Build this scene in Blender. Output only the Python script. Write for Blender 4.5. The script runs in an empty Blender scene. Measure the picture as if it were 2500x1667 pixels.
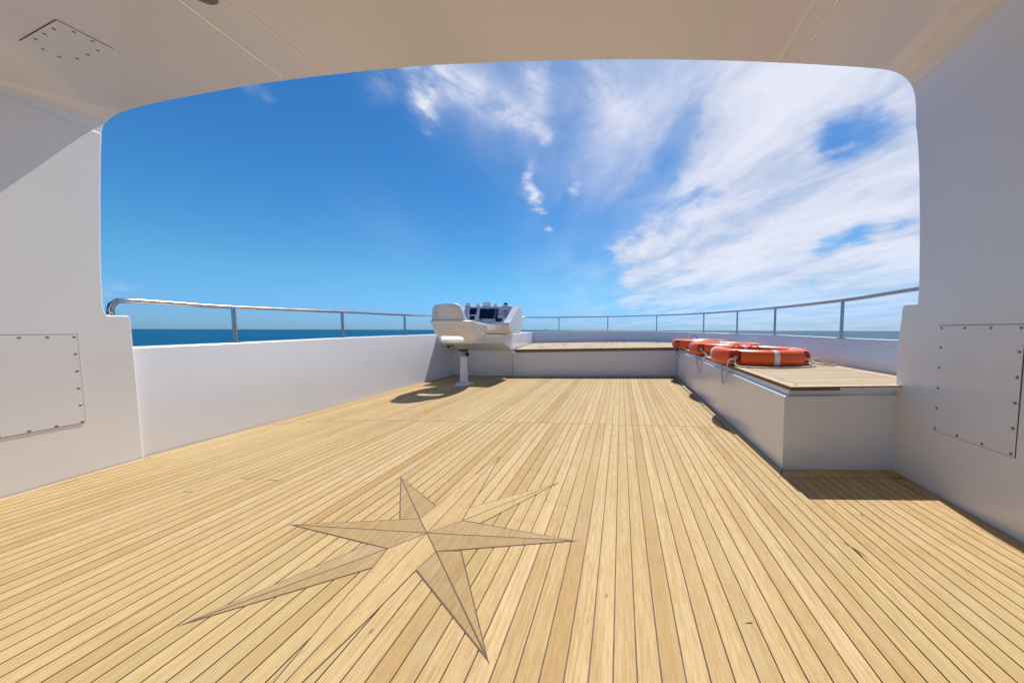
import bpy, bmesh, math, random
from mathutils import Vector, Matrix, noise
rnd = random.Random(7)
scene = bpy.context.scene
COL = scene.collection
PI = math.pi
rad = math.radians

# ------------------------------------------------------------------ materials
def new_mat(name):
    m = bpy.data.materials.new(name); m.use_nodes = True
    nt = m.node_tree; b = nt.nodes['Principled BSDF']
    return m, nt, b
def N(nt, t, **kw):
    n = nt.nodes.new(t)
    for k, v in kw.items(): setattr(n, k, v)
    return n
def L(nt, a, b): nt.links.new(a, b)
def setin(n, **kw):
    for k, v in kw.items(): n.inputs[k.replace('_', ' ')].default_value = v
def mth(nt, op, a, b=None, c=None, clamp=False):
    n = N(nt, 'ShaderNodeMath', operation=op); n.use_clamp = clamp
    for i, x in enumerate((a, b, c)):
        if x is None: continue
        if isinstance(x, (int, float)): n.inputs[i].default_value = x
        else: L(nt, x, n.inputs[i])
    return n.outputs[0]
def mixc(nt, fac, a, b, blend='MIX'):
    n = N(nt, 'ShaderNodeMix', data_type='RGBA', blend_type=blend)
    for i, x in ((0, fac), (6, a), (7, b)):
        if isinstance(x, (int, float)): n.inputs[i].default_value = x
        elif isinstance(x, tuple): n.inputs[i].default_value = (*x, 1)
        else: L(nt, x, n.inputs[i])
    return n.outputs[2]
def nz(nt, vec, scale, detail=4, rough=.55, dist=0.0):
    n = N(nt, 'ShaderNodeTexNoise'); setin(n, Scale=scale, Detail=detail, Roughness=rough, Distortion=dist)
    if vec is not None: L(nt, vec, n.inputs['Vector'])
    return n.outputs['Fac']
def mapping(nt, vec, scale=(1, 1, 1), rot=(0, 0, 0), loc=(0, 0, 0)):
    n = N(nt, 'ShaderNodeMapping'); n.inputs['Scale'].default_value = scale
    n.inputs['Rotation'].default_value = rot; n.inputs['Location'].default_value = loc
    L(nt, vec, n.inputs['Vector']); return n.outputs[0]
def ramp(nt, fac, lo, hi, a=0.0, b=1.0, smooth=True):
    n = N(nt, 'ShaderNodeMapRange'); n.interpolation_type = 'SMOOTHSTEP' if smooth else 'LINEAR'
    L(nt, fac, n.inputs[0])
    for i, v in zip((1, 2, 3, 4), (lo, hi, a, b)): n.inputs[i].default_value = v
    return n.outputs[0]
def bump(nt, b, h, dist, strength=1.0):
    n = N(nt, 'ShaderNodeBump'); n.inputs['Strength'].default_value = strength
    n.inputs['Distance'].default_value = dist
    L(nt, h, n.inputs['Height']); L(nt, n.outputs[0], b.inputs['Normal'])

def gelcoat(name, col, rough=.22, wave=.0010, mott=.04):
    m, nt, b = new_mat(name)
    g = N(nt, 'ShaderNodeNewGeometry').outputs['Position']
    n1 = nz(nt, g, 1.1, 3, .5); n2 = nz(nt, g, 9, 5, .6)
    dark = tuple(c * (1 - mott) for c in col)
    c = mixc(nt, ramp(nt, n1, .35, .65), col, dark)
    # faint chalky weathering
    L(nt, c, b.inputs['Base Color'])
    L(nt, ramp(nt, n2, .3, .7, rough * .92, rough * 1.12), b.inputs['Roughness'])
    b.inputs['Specular IOR Level'].default_value = 1.0
    h = nz(nt, g, 2.2, 1, .5)
    bump(nt, b, h, wave, 1.0)
    return m
def plain(name, col, rough=.5, metal=0.0, nscale=60, var=.08, bumpd=0.0):
    m, nt, b = new_mat(name)
    g = N(nt, 'ShaderNodeTexCoord').outputs['Object']
    n1 = nz(nt, g, nscale, 4)
    L(nt, mixc(nt, n1, tuple(c * (1 - var) for c in col), tuple(min(1, c * (1 + var)) for c in col)), b.inputs['Base Color'])
    L(nt, ramp(nt, n1, .3, .7, rough * .85, rough * 1.15), b.inputs['Roughness'])
    b.inputs['Metallic'].default_value = metal
    if bumpd: bump(nt, b, n1, bumpd)
    return m
def teak(name, base, grain_axis='y', pale=0.0):
    """each board carries its own random number in the 'tone' attribute"""
    m, nt, b = new_mat(name)
    pos = N(nt, 'ShaderNodeNewGeometry').outputs['Position']
    at = N(nt, 'ShaderNodeAttribute', attribute_name='tone').outputs['Vector']
    sep = N(nt, 'ShaderNodeSeparateXYZ'); L(nt, at, sep.inputs[0])
    t1, t2, t3 = sep.outputs
    off = N(nt, 'ShaderNodeVectorMath', operation='SCALE'); L(nt, at, off.inputs[0]); off.inputs['Scale'].default_value = 37.0
    add = N(nt, 'ShaderNodeVectorMath', operation='ADD'); L(nt, pos, add.inputs[0]); L(nt, off.outputs[0], add.inputs[1])
    p = add.outputs[0]
    s = (1, .055, 1) if grain_axis == 'y' else (.055, 1, 1)
    s2 = (1, .02, 1) if grain_axis == 'y' else (.02, 1, 1)
    warp = nz(nt, mapping(nt, p, s), 18, 3, .5)
    fine = nz(nt, mapping(nt, p, s), 260, 5, .72, .3)
    streak = nz(nt, mapping(nt, p, s2), 75, 5, .66, .8)
    pores = nz(nt, mapping(nt, p, tuple(.18 if k < .5 else 1 for k in s)), 620, 2, .6)
    big = nz(nt, pos, .9, 3, .5)
    med = nz(nt, p, 5.5, 4, .6)
    A = tuple(base); B = (base[0] * .78, base[1] * .70, base[2] * .60)
    Cc = (base[0] * 1.14, base[1] * 1.18, base[2] * 1.32); G = (base[0] * .90, base[1] * .96, base[2] * .95)
    c = mixc(nt, ramp(nt, t1, .0, 1, 0, 1, False), A, Cc)
    c = mixc(nt, ramp(nt, t2, .40, 1.0, 0, 1.0), c, B)
    c = mixc(nt, ramp(nt, t3, .5, 1.0, 0, .7), c, G)
    c = mixc(nt, ramp(nt, streak, .40, .68, 0, .75), c, B)
    c = mixc(nt, ramp(nt, fine, .40, .70, 0, .78), c, (base[0] * .62, base[1] * .53, base[2] * .42))
    c = mixc(nt, ramp(nt, warp, .52, .7, 0, .3), c, Cc)
    c = mixc(nt, ramp(nt, med, .55, .80, 0, .55), c, (base[0] * .74, base[1] * .64, base[2] * .50))
    c = mixc(nt, ramp(nt, big, .42, .66, 0, .28), c, (base[0] * .92, base[1] * 1.03, base[2] * 1.02))
    # silvered, sun-bleached film
    sil = nz(nt, p, 2.0, 4, .6)
    c = mixc(nt, ramp(nt, sil, .50, .75, .02 + pale, .25 + pale), c, (.56, .49, .37))
    # small knots and pin marks
    kn = N(nt, 'ShaderNodeTexVoronoi'); kn.inputs['Scale'].default_value = 5.5; kn.inputs['Randomness'].default_value = 1
    L(nt, mapping(nt, p, (1, .55, 1) if grain_axis == 'y' else (.55, 1, 1)), kn.inputs['Vector'])
    kd = mth(nt, 'ADD', kn.outputs['Distance'], mth(nt, 'MULTIPLY', med, .05))
    c = mixc(nt, ramp(nt, kd, .035, .065, .75, 0), c, (base[0] * .34, base[1] * .26, base[2] * .2))
    c = mixc(nt, ramp(nt, pores, .58, .78, 0, .34), c, (base[0] * .45, base[1] * .36, base[2] * .28))
    L(nt, c, b.inputs['Base Color'])
    L(nt, ramp(nt, fine, .3, .8, .62, .82), b.inputs['Roughness'])
    b.inputs['Specular IOR Level'].default_value = .22
    bump(nt, b, fine, .0006, .8)
    return m

M = {}
M['white'] = gelcoat('white_gelcoat', (.825, .825, .848))
M['roof'] = gelcoat('roof_gelcoat', (.865, .850, .905), rough=.24, wave=.0014, mott=.035)
M['panel'] = gelcoat('hatch_gelcoat', (.81, .812, .835), rough=.24, wave=.0007)
M['chair'] = gelcoat('chair_moulding', (.86, .835, .82), rough=.3, wave=.0003)
M['dash'] = plain('dash_paint', (.62, .66, .70), .35, 0, 40, .04)
M['teak'] = teak('teak_planks', (.595, .425, .208))
M['teak_star'] = teak('teak_inlay', (.455, .322, .160), pale=-.02)
M['teak_x'] = teak('teak_bench', (.60, .47, .31), 'x', .10)
M['teak_y'] = teak('teak_bench_long', (.60, .47, .31), 'y', .10)
M['teak_edge'] = plain('teak_edge', (.20, .115, .045), .6, 0, 30, .3)
M['caulk'] = plain('caulk', (.15, .10, .06), .7, 0, 20, .25)
M['caulk2'] = plain('star_caulk', (.125, .080, .058), .7, 0, 20, .2)
M['gap'] = plain('rubber_gasket', (.02, .018, .016), .7)
M['recess'] = plain('grey_recess', (.30, .32, .33), .5, 0, 12, .12)
M['steel'] = plain('stainless_steel', (.50, .47, .46), .20, 1.0, 8, .04)
M['screw'] = plain('screw_steel', (.26, .25, .25), .35, .7, 90, .2)
M['orange'] = plain('ring_orange', (.86, .118, .014), .34, 0, 5, .03)
M['socket_shade'] = plain('ring_socket_shade', (.50, .045, .012), .5, 0, 14, .1)  # darker copy of the ring colour, paints the shade inside the rope sockets
M['tape'] = plain('reflective_tape', (.74, .75, .77), .3, 0, 300, .07)
M['rope'] = plain('white_rope', (.74, .66, .55), .85, 0, 400, .2, .002)
M['cord'] = plain('dark_cord', (.055, .04, .03), .8, 0, 200, .3)
M['browncord'] = plain('brown_cord', (.22, .12, .06), .8, 0, 200, .3)
M['blue'] = plain('blue_cloth', (.035, .05, .22), .8, 0, 60, .2)
M['black'] = plain('black_plastic', (.016, .017, .02), .35, 0, 50, .2)
M['glass'] = plain('screen_glass', (.006, .009, .022), .08, 0, 5, .3)
M['keys'] = plain('key_grey', (.35, .36, .38), .5)
M['grey'] = plain('grey_bracket', (.36, .355, .37), .45, .1, 30, .06)
M['collar'] = plain('collar_rubber', (.035, .045, .035), .5)
M['chrome'] = plain('chrome', (.8, .8, .82), .08, 1.0, 20, .03)
M['foot'] = plain('polished_foot', (.72, .74, .82), .2, .7, 20, .05)
M['dome'] = plain('compass_dome', (.05, .02, .018), .1, 0, 10, .2)
M['gauge'] = plain('gauge_face', (.58, .58, .68), .3, 0, 10, .04)
M['sealant'] = plain('sealant_bead', (1, .98, .95), .10, .95, 60, .03, .002)  # near-mirror white metal finish stands in for the bright glints along the seams
M['strip'] = gelcoat('joint_strip', (.94, .92, .90), rough=.3)
M['lamp'] = plain('downlight_rim', (.22, .215, .16), .4, 0, 30, .1)
M['grime'] = plain('grime', (.16, .12, .08), .8, 0, 40, .3)

# ------------------------------------------------------------------ mesh helpers
def link(name, me, mat=None, parent=None, smooth=False, bev=0.0, seg=2, auto=None):
    o = bpy.data.objects.new(name, me); COL.objects.link(o)
    if mat is not None:
        for mm in (mat if isinstance(mat, (list, tuple)) else [mat]): me.materials.append(mm)
    if smooth:
        for p in me.polygons: p.use_smooth = True
        if auto is not None:
            try: me.set_sharp_from_angle(angle=rad(auto))
            except Exception: pass
    if bev:
        b = o.modifiers.new('bevel', 'BEVEL'); b.width = bev; b.segments = seg; b.limit_method = 'ANGLE'; b.angle_limit = rad(30)
        b.harden_normals = False
    if parent is not None: o.parent = parent
    return o
def mesh(name, vs, fs):
    me = bpy.data.meshes.new(name); me.from_pydata([tuple(v) for v in vs], [], fs); me.update(); return me
class MB:
    def __init__(s): s.v = []; s.f = []
    def add(s, vs, fs):
        k = len(s.v); s.v += [tuple(v) for v in vs]; s.f += [tuple(i + k for i in f) for f in fs]; return s
    def box(s, x0, x1, y0, y1, z0, z1, mtx=None):
        vs = [Vector((x, y, z)) for z in (z0, z1) for x, y in ((x0, y0), (x1, y0), (x1, y1), (x0, y1))]
        if mtx is not None: vs = [mtx @ v for v in vs]
        return s.add(vs, [(3, 2, 1, 0), (4, 5, 6, 7), (0, 1, 5, 4), (1, 2, 6, 5), (2, 3, 7, 6), (3, 0, 4, 7)])
    def prism(s, poly, z0, z1):
        """poly: list of (x,y) ccw; z0,z1 numbers or functions of (x,y)"""
        f0 = z0 if callable(z0) else (lambda x, y: z0); f1 = z1 if callable(z1) else (lambda x, y: z1)
        n = len(poly)
        vs = [(x, y, f0(x, y)) for x, y in poly] + [(x, y, f1(x, y)) for x, y in poly]
        fs = [tuple(range(n - 1, -1, -1)), tuple(range(n, 2 * n))] + [(i, (i + 1) % n, n + (i + 1) % n, n + i) for i in range(n)]
        return s.add(vs, fs)
    def lathe(s, prof, n=24, mtx=None, cap=True):
        vs = []; fs = []
        for r, z in prof:
            for i in range(n):
                a = 2 * PI * i / n; v = Vector((r * math.cos(a), r * math.sin(a), z))
                vs.append(mtx @ v if mtx is not None else v)
        for j in range(len(prof) - 1):
            for i in range(n):
                a, b_ = j * n + i, j * n + (i + 1) % n
                fs.append((a, b_, b_ + n, a + n))
        if cap:
            fs.append(tuple(range(n - 1, -1, -1))); fs.append(tuple(range((len(prof) - 1) * n, len(prof) * n)))
        return s.add(vs, fs)
    def tube(s, pts, r, n=10, closed=False, cap=True):
        P = [Vector(p) for p in pts]; m_ = len(P)
        T = []
        for i in range(m_):
            a = P[(i - 1) % m_] if (closed or i > 0) else P[i]; b_ = P[(i + 1) % m_] if (closed or i < m_ - 1) else P[i]
            T.append((b_ - a).normalized())
        up = Vector((0, 0, 1)) if abs(T[0].z) < .9 else Vector((1, 0, 0))
        nrm = (up - T[0] * up.dot(T[0])).normalized()
        vs = []; fs = []
        for i in range(m_):
            nrm = (nrm - T[i] * nrm.dot(T[i])).normalized(); bn = T[i].cross(nrm)
            rr = r(i / (m_ - 1)) if callable(r) else r
            for k in range(n):
                a = 2 * PI * k / n; vs.append(P[i] + (nrm * math.cos(a) + bn * math.sin(a)) * rr)
        for i in range(m_ if closed else m_ - 1):
            j = (i + 1) % m_
            for k in range(n):
                fs.append((i * n + k, i * n + (k + 1) % n, j * n + (k + 1) % n, j * n + k))
        if cap and not closed:
            fs.append(tuple(range(n - 1, -1, -1))); fs.append(tuple((m_ - 1) * n + k for k in range(n)))
        return s.add(vs, fs)
    def build(s, name, mat, parent=None, **kw):
        return link(name, mesh(name, s.v, s.f), mat, parent, **kw)
def smooth_path(pts, n=8):
    """Catmull-Rom through pts"""
    P = [Vector(p) for p in pts]; out = []
    for i in range(len(P) - 1):
        p0 = P[max(i - 1, 0)]; p1 = P[i]; p2 = P[i + 1]; p3 = P[min(i + 2, len(P) - 1)]
        for k in range(n):
            t = k / n
            out.append(.5 * ((2 * p1) + (-p0 + p2) * t + (2 * p0 - 5 * p1 + 4 * p2 - p3) * t * t + (-p0 + 3 * p1 - 3 * p2 + p3) * t ** 3))
    out.append(P[-1]); return out
def tag(o, label=None, cat=None, group=None, kind=None):
    if label: o['label'] = label
    if cat: o['category'] = cat
    if group: o['group'] = group
    if kind: o['kind'] = kind
    return o
def empty(name, loc=(0, 0, 0)):
    o = bpy.data.objects.new(name, None); COL.objects.link(o); o.location = loc; o.empty_display_size = .1
    return o
def lerp_tab(tab, t):
    if t <= tab[0][0]: return tab[0][1]
    for (a, va), (b, vb) in zip(tab, tab[1:]):
        if t <= b: return va + (vb - va) * (t - a) / (b - a)
    return tab[-1][1]
def clip_poly(poly, a, b, c):
    """keep the side a*x+b*y+c>=0"""
    out = []
    for i in range(len(poly)):
        p, q = poly[i], poly[(i + 1) % len(poly)]
        dp, dq = a * p[0] + b * p[1] + c, a * q[0] + b * q[1] + c
        if dp >= 0: out.append(p)
        if (dp >= 0) != (dq >= 0):
            t = dp / (dp - dq); out.append((p[0] + (q[0] - p[0]) * t, p[1] + (q[1] - p[1]) * t))
    return out
class Boards:
    """flat boards, each with its own tone"""
    def __init__(s): s.v = []; s.f = []; s.t = []
    def add(s, poly, z, tone=None):
        if len(poly) < 3: return
        k = len(s.v); zz = z if callable(z) else (lambda x, y: z)
        s.v += [(x, y, zz(x, y)) for x, y in poly]; s.f.append(tuple(range(k, k + len(poly))))
        tone = tone or (rnd.random(), rnd.random(), rnd.random()); s.t += [tone] * len(poly)
    def build(s, name, mat, parent=None):
        me = mesh(name, s.v, s.f)
        at = me.attributes.new('tone', 'FLOAT_VECTOR', 'POINT')
        at.data.foreach_set('vector', [x for t in s.t for x in t])
        return link(name, me, mat, parent)

# ------------------------------------------------------------------ sea, islet
def sea():
    m, nt, b = new_mat('sea_water')
    pos = N(nt, 'ShaderNodeNewGeometry').outputs['Position']
    sp = N(nt, 'ShaderNodeSeparateXYZ'); L(nt, pos, sp.inputs[0])
    w1 = nz(nt, mapping(nt, pos, (.5, 1, 1), rot=(0, 0, .4)), .13, 8, .70, .4)
    w2 = nz(nt, mapping(nt, pos, (.35, 1, 1), rot=(0, 0, .5)), .045, 5, .6)
    w3 = nz(nt, mapping(nt, pos, (.2, 1, 1), rot=(0, 0, .3)), .006, 4, .6)
    # deep blue water to port, paler steel-blue water to starboard
    side = ramp(nt, mth(nt, 'DIVIDE', sp.outputs[0], mth(nt, 'ADD', mth(nt, 'ABSOLUTE', sp.outputs[1]), 10)), -.55, .8, 0, 1)
    deep = mixc(nt, side, (.0, .078, .165), (.055, .125, .18))
    c = mixc(nt, ramp(nt, w2, .45, .7, 0, .35), deep, mixc(nt, side, (.0, .13, .19), (.10, .18, .22)))
    c = mixc(nt, ramp(nt, w3, .45, .7, 0, .3), c, mixc(nt, side, (.0, .035, .085), (.045, .095, .14)))
    c = mixc(nt, ramp(nt, w1, .52, .75, 0, .3), c, (.0, .15, .235))
    L(nt, c, b.inputs['Base Color'])
    b.inputs['Roughness'].default_value = .35
    b.inputs['Specular IOR Level'].default_value = .015
    h = mth(nt, 'ADD', mth(nt, 'MULTIPLY', w1, .6), mth(nt, 'MULTIPLY', w2, 3.0))
    bump(nt, b, h, 1.2, 1.0)
    vs = []; fs = []; n = 64
    rs = [0, 12, 60, 250, 1000, 4000, 15000, 40000]
    vs.append((0, 0, -5))
    for r in rs[1:]:
        for i in range(n): vs.append((r * math.cos(2 * PI * i / n), r * math.sin(2 * PI * i / n), -5))
    for i in range(n): fs.append((0, 1 + i, 1 + (i + 1) % n))
    for j in range(len(rs) - 2):
        for i in range(n):
            a = 1 + j * n + i; b_ = 1 + j * n + (i + 1) % n; fs.append((a, a + n, b_ + n, b_))
    o = link('sea', mesh('sea', vs, fs), m); tag(o, 'calm blue sea out to the horizon', None, None, 'structure')
sea()
def islet():
    d = Vector((-.245, 1, 0)).normalized(); c = d * 9000; side = Vector((d.y, -d.x, 0))
    m = MB(); n = 26; vs = []
    prof = [0, 3, 5, 8, 12, 16, 26, 38, 44, 48, 52, 50, 44, 38, 34, 30, 24, 20, 16, 12, 10, 8, 6, 4, 2, 0]
    rows = 6
    for j in range(rows):
        k = math.sin(PI * j / (rows - 1))
        for i in range(n):
            u = (i / (n - 1) - .5) * 190
            p = c + side * u + d * (j - 2.5) * 30
            vs.append((p.x, p.y, -5 + prof[i] * .62 * k * (1 + .15 * math.sin(i * 1.7 + j))))
    fs = [(j * n + i, j * n + i + 1, (j + 1) * n + i + 1, (j + 1) * n + i) for j in range(rows - 1) for i in range(n - 1)]
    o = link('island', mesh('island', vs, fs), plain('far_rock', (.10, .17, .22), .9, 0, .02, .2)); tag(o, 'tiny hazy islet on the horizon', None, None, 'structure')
islet()

# ------------------------------------------------------------------ deck
def seam_y(x): return lerp_tab([(-3.3, 2.38), (-3.14, 2.46), (-2.75, 2.60), (-2.3, 2.68), (-1.5, 2.715), (0, 2.745), (.95, 2.757)], x)
def marg_y(x): return 1.821 + .086 * (x - .92)
def plank_x():
    xs = [-.013 - .0597 * k for k in range(60)][::-1]
    x = -.013
    while x < 1.75:
        x += .0592 if x < .6 else .0545
        xs.append(x)
    return [v for v in xs if v > -3.36]
Lx = lambda y: -3.155 + .25 * max(0, min(1.0, 1.75 - y)) if y < 1.75 else -3.165 + .006 * (y - 1.75)
Rx = lambda y: 1.668 - .07 * max(0, min(2.2, 1.97 - y))
def deck():
    root = empty('deck'); tag(root, 'teak planked open top deck with dark caulked seams', None, None, 'structure')
    sub = MB(); sub.prism([(-3.40, -2.7), (1.98, -2.7), (1.98, 5.95), (-3.40, 5.95)], -.08, -.0035)
    sub.build('caulk_bed', M['caulk'], root)
    B = Boards(); xs = plank_x(); g = .0021
    Lw = [(-3.155 + .25, .75), (-3.155, 1.75)]
    def emit(x0, x1, y0, y1):
        p = [(x0, y0), (x1, y0), (x1, y1), (x0, y1)]
        # wall lines: straight port bulwark, converging side panels
        if x0 < -2.8:
            if y0 >= 1.75: p = clip_poly(p, 1, 0, 3.158)
            else:
                # port panel: x + .25 y >= -2.7175 + gap
                p = clip_poly(p, 1, .10, 2.9715 - .052)
        if x1 > 1.35 and y0 < 1.9: p = clip_poly(p, -1, .07, 1.520 - .072)
        if len(p) >= 3: B.add(p, 0.0)
    r2 = random.Random(3)
    for a, b_ in zip(xs, xs[1:]):
        x0, x1 = a + g, b_ - g
        if x1 < -3.2: continue
        xm = (x0 + x1) / 2; sy = seam_y(xm)
        top = 1.974
        # aft of the seam
        if x0 < .921:
            cuts = [-2.7]
            y = -2.7 + r2.uniform(.6, 2.6)
            while y < sy - .3:
                # keep the clear field around the star free of butts
                if not (y > .3 and (-1.9 < xm < 1.2 or r2.random() < .72)): cuts.append(y)
                y += r2.uniform(1.9, 3.4)
            if xm < -2.9: cuts = [c for c in cuts if abs(c - 1.75) > .2] + [1.75]
            cuts = sorted(cuts) + [sy - .0025]
            if x1 > .921:
                emit(x0, x1, -2.7, marg_y(xm) - .003); emit(x0, .921, marg_y(xm) - .002, sy - .0025)
            else:
                for c0, c1 in zip(cuts, cuts[1:]): emit(x0, x1, c0 + (.0 if c0 in (-2.7, 1.75) else .002), c1 - (.002 if c1 != sy - .0025 and c1 != 1.75 else 0))
            # forward of the seam
            emit(x0, min(x1, .921), sy + .0025, 5.9)
        else:
            emit(x0, x1, -2.7, marg_y(xm) - .003)
    # margin boards round the side bench, mitred at the corner
    B.add([(.923, marg_y(.923)), (.986, 1.924), (1.022, 5.80), (.955, 5.80)][::-1], .0004, (.3, .6, .2))
    B.add([(.927, marg_y(.927)), (1.583, marg_y(1.583)), (1.583, 1.966), (.996, 1.925)], .0006, (.2, .55, .3))
    B.add([(1.588, marg_y(1.588)), (1.655, marg_y(1.65)), (1.660, 1.98), (1.588, 1.976)], .0006, (.5, .7, .3))
    wl = lambda y: -3.152 + .10 * min(1.0, max(0, 1.75 - y)) + .007
    B.add([(wl(-2.6), -2.6), (wl(-2.6) + .047, -2.6), (wl(.75) + .047, .75), (wl(.75), .75)], .0002, (.6, .2, .3))
    B.add([(wl(.75), .753), (wl(.75) + .047, .753), (wl(1.745) + .047, 1.745), (wl(1.745), 1.745)], .0002, (.7, .2, .3))
    wr = lambda y: 1.520 + .07 * y
    B.add([(wr(-2.6) - .070, -2.6), (wr(-2.6) - .002, -2.6), (wr(.9) - .002, .9), (wr(.9) - .070, .9)], .0002, (.3, .5, .2))
    B.add([(wr(.9) - .070, .903), (wr(.9) - .002, .903), (wr(1.87) - .002, 1.872), (wr(1.86) - .070, 1.866)], .0002, (.2, .6, .3))
    B.build('planking', M['teak'], root)
    # marks on the boards
    mk = MB()
    def mark(x, y, ln, wd, ang, seed):
        r3 = random.Random(seed); n = 14; pts = []
        for i in range(n):
            t = i / (n - 1); w = wd * (math.sin(PI * t) ** .6) * r3.uniform(.35, 1.2) + .0004
            cx, cy = x + math.cos(ang) * ln * (t - .5) + r3.uniform(-1, 1) * wd * .6, y + math.sin(ang) * ln * (t - .5) + r3.uniform(-1, 1) * wd * .6
            pts.append((cx, cy, w))
        vs = [(cx - math.sin(ang) * w, cy + math.cos(ang) * w, .0016) for cx, cy, w in pts] + [(cx + math.sin(ang) * w, cy - math.cos(ang) * w, .0016) for cx, cy, w in pts]
        mk.add(vs, [(i + n, i + n + 1, i + 1, i) for i in range(n - 1)])
    mark(.915, 1.232, .085, .0035, 1.92, 1); mark(.915, 1.215, .05, .003, 1.6, 4); mark(.378, .883, .022, .0016, .12, 2)
    mark(1.115, 1.47, .03, .003, 1.2, 3); mark(.075, 2.03, .014, .003, .3, 5); mark(-.26, 1.43, .02, .0012, 1.2, 6)
    mk.build('stain', M['grime'], root)
deck()

# ------------------------------------------------------------------ compass star inlay
def star():
    cx, cy = -.804, 1.181
    root = empty('compass_star', (cx, cy, 0))
    tag(root, 'eight-pointed compass star of teak inlaid in the deck planks', 'deck inlay')
    c = (0, 0); W = (-.622, .002); E_ = (.628, .006); NW = (-.456, .452); SE = (.470, -.462); NE = (.466, .472); SW = (-.452, -.442)
    Np = (-.004, .80); Sp = (.004, -.80)
    iNW = (-.094, .092); iWl = (-.093, -.100); iE = (.105, .094); iEl = (.102, -.099)
    iNl = (-.177, .077); iNr = (-.082, .194); iSr = (.196, -.088); iSl = (.087, -.192); iNE = (.088, .193); iSW = (-.076, -.195)
    pieces = [
        ([c, iNW, iNr, (-.068, .34), Np], 'y'), ([c, Np, (.067, .36), iNE, iE], 'y'),
        ([c, Sp, (-.024, -.553), (-.06, -.347), iSW, iWl], 'y'), ([c, iEl, iSl, (.07, -.372), (.05, -.509), Sp], 'y'),
        ([NE, iNE, iE], 'y'), ([NE, iE, (.192, .081)], 'y'), ([SW, iWl, iSW], 's'), ([SW, (-.19, -.083), iWl], 's'),
        ([NW, iNl, iNW], 's'), ([NW, iNW, iNr], 's'), ([SE, iEl, iSl][::-1], 's'), ([SE, iSr, iEl], 's'),
        ([W, c, iNW], 's'), ([W, iWl, c], 's'), ([E_, iE, c], 's'), ([E_, c, iEl], 's')]
    def ccw(p):
        a = sum(p[i][0] * p[(i + 1) % len(p)][1] - p[(i + 1) % len(p)][0] * p[i][1] for i in range(len(p)))
        return p if a > 0 else p[::-1]
    def grow(p, e, cap):
        n = len(p); vs = []
        for i in range(n):
            a, b, d = p[i - 1], p[i], p[(i + 1) % n]
            v1 = Vector((b[0] - a[0], b[1] - a[1])).normalized(); v2 = Vector((d[0] - b[0], d[1] - b[1])).normalized()
            n1 = Vector((v1.y, -v1.x)); n2 = Vector((v2.y, -v2.x)); k = math.sqrt(max(.0001, (1 + n1.dot(n2)) / 2))
            mid = (n1 + n2).normalized() * math.copysign(min(abs(e) / k, cap), e)
            vs.append((b[0] + mid.x, b[1] + mid.y))
        return vs
    for k, (p, kind) in enumerate(pieces):
        p = ccw(p)
        q = grow(p, -.0022 if k > 3 else -.0020, .05)
        cb = MB(); vs = grow(p, .0029 if k > 3 else .0026, .010)
        z = .0004 + .00004 * k
        cb.add([(x, y, z) for x, y in vs], [tuple(range(len(p)))])
        ray = Boards(); tone = ((.25, .35, .2) if kind == 's' else (.5, .3, .3))
        tone = tuple(min(1, max(0, t + rnd.uniform(-.22, .22))) for t in tone)
        if q: ray.add(q, .0013 + .00002 * k, tone)
        o = ray.build('star_ray', M['teak_star' if kind == 's' else 'teak'], root)
        cb.build('caulk_line', M['caulk2'], o)
    # remember boards were built in star coordinates; parent transform moves them
star()

# ------------------------------------------------------------------ bulwarks
def bulwark(path, thick, name, label, extra=None):
    """path rows: (x_base, y_base, x_top, y_top, z_top); solid wall with rounded top"""
    n = len(path); rings = []
    for i, (xb, yb, xt, yt, zt) in enumerate(path):
        a = path[max(i - 1, 0)]; b_ = path[min(i + 1, n - 1)]
        d = Vector((b_[2] - a[2], b_[3] - a[3])).normalized(); o = Vector((-d.y, d.x)) * SIDE   # outward
        r = .014
        prof = [(xb, yb, -.02), ((xb + (xt - xb) * (zt - r) / zt), (yb + (yt - yb) * (zt - r) / zt), zt - r)]
        for k in (1, 2, 3, 4):
            a_ = k * PI / 8; prof.append((xt + o.x * r * (1 - math.cos(a_)), yt + o.y * r * (1 - math.cos(a_)), zt - r + r * math.sin(a_)))
        prof.append((xt + o.x * (thick - r), yt + o.y * (thick - r), zt + .002))
        prof.append((xt + o.x * thick, yt + o.y * thick, zt - r))
        prof.append((xt + o.x * (thick + .02), yt + o.y * (thick + .02), -.3))
        prof.append((xt + o.x * (thick - .10), yt + o.y * (thick - .10), -5.2))
        rings.append(prof)
    m = len(rings[0]); vs = [p for r in rings for p in r]
    fs = []
    for i in range(n - 1):
        for k in range(m - 1):
            q = (i * m + k, (i + 1) * m + k, (i + 1) * m + k + 1, i * m + k + 1)
            fs.append(q if SIDE < 0 else q[::-1])
    fs.append(tuple(range(m))); fs.append(tuple((n - 1) * m + k for k in range(m)))
    me = mesh(name, vs, fs)
    bm = bmesh.new(); bm.from_mesh(me); bmesh.ops.recalc_face_normals(bm, faces=bm.faces); bm.to_mesh(me); bm.free()
    o = link(name, me, M['white'], None, smooth=True, auto=35)
    tag(o, label, 'bulwark'); return o
def port_path():
    ztab = [(1.3, .724), (1.83, .727), (2.4, .733), (3.45, .754), (4.5, .763), (5.5, .770), (8.2, .80)]
    P = []
    for y in [-2.5, 0, 1.3, 1.75, 2.2, 2.8, 3.4, 4.0, 4.6, 5.2, 5.7]:
        P.append((-3.170 + .006 * max(0, y - 1.75), y, -3.20, y, .85 + (lerp_tab(ztab, y / .97) - .85) * .97))
    for x, y in ((-3.20, 6.2), (-3.15, 6.8), (-3.02, 7.4), (-2.8, 7.85), (-2.45, 8.16)):
        P.append((x + .03, y - .02, x, y, lerp_tab(ztab, y)))
    return P
SIDE = 1
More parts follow.
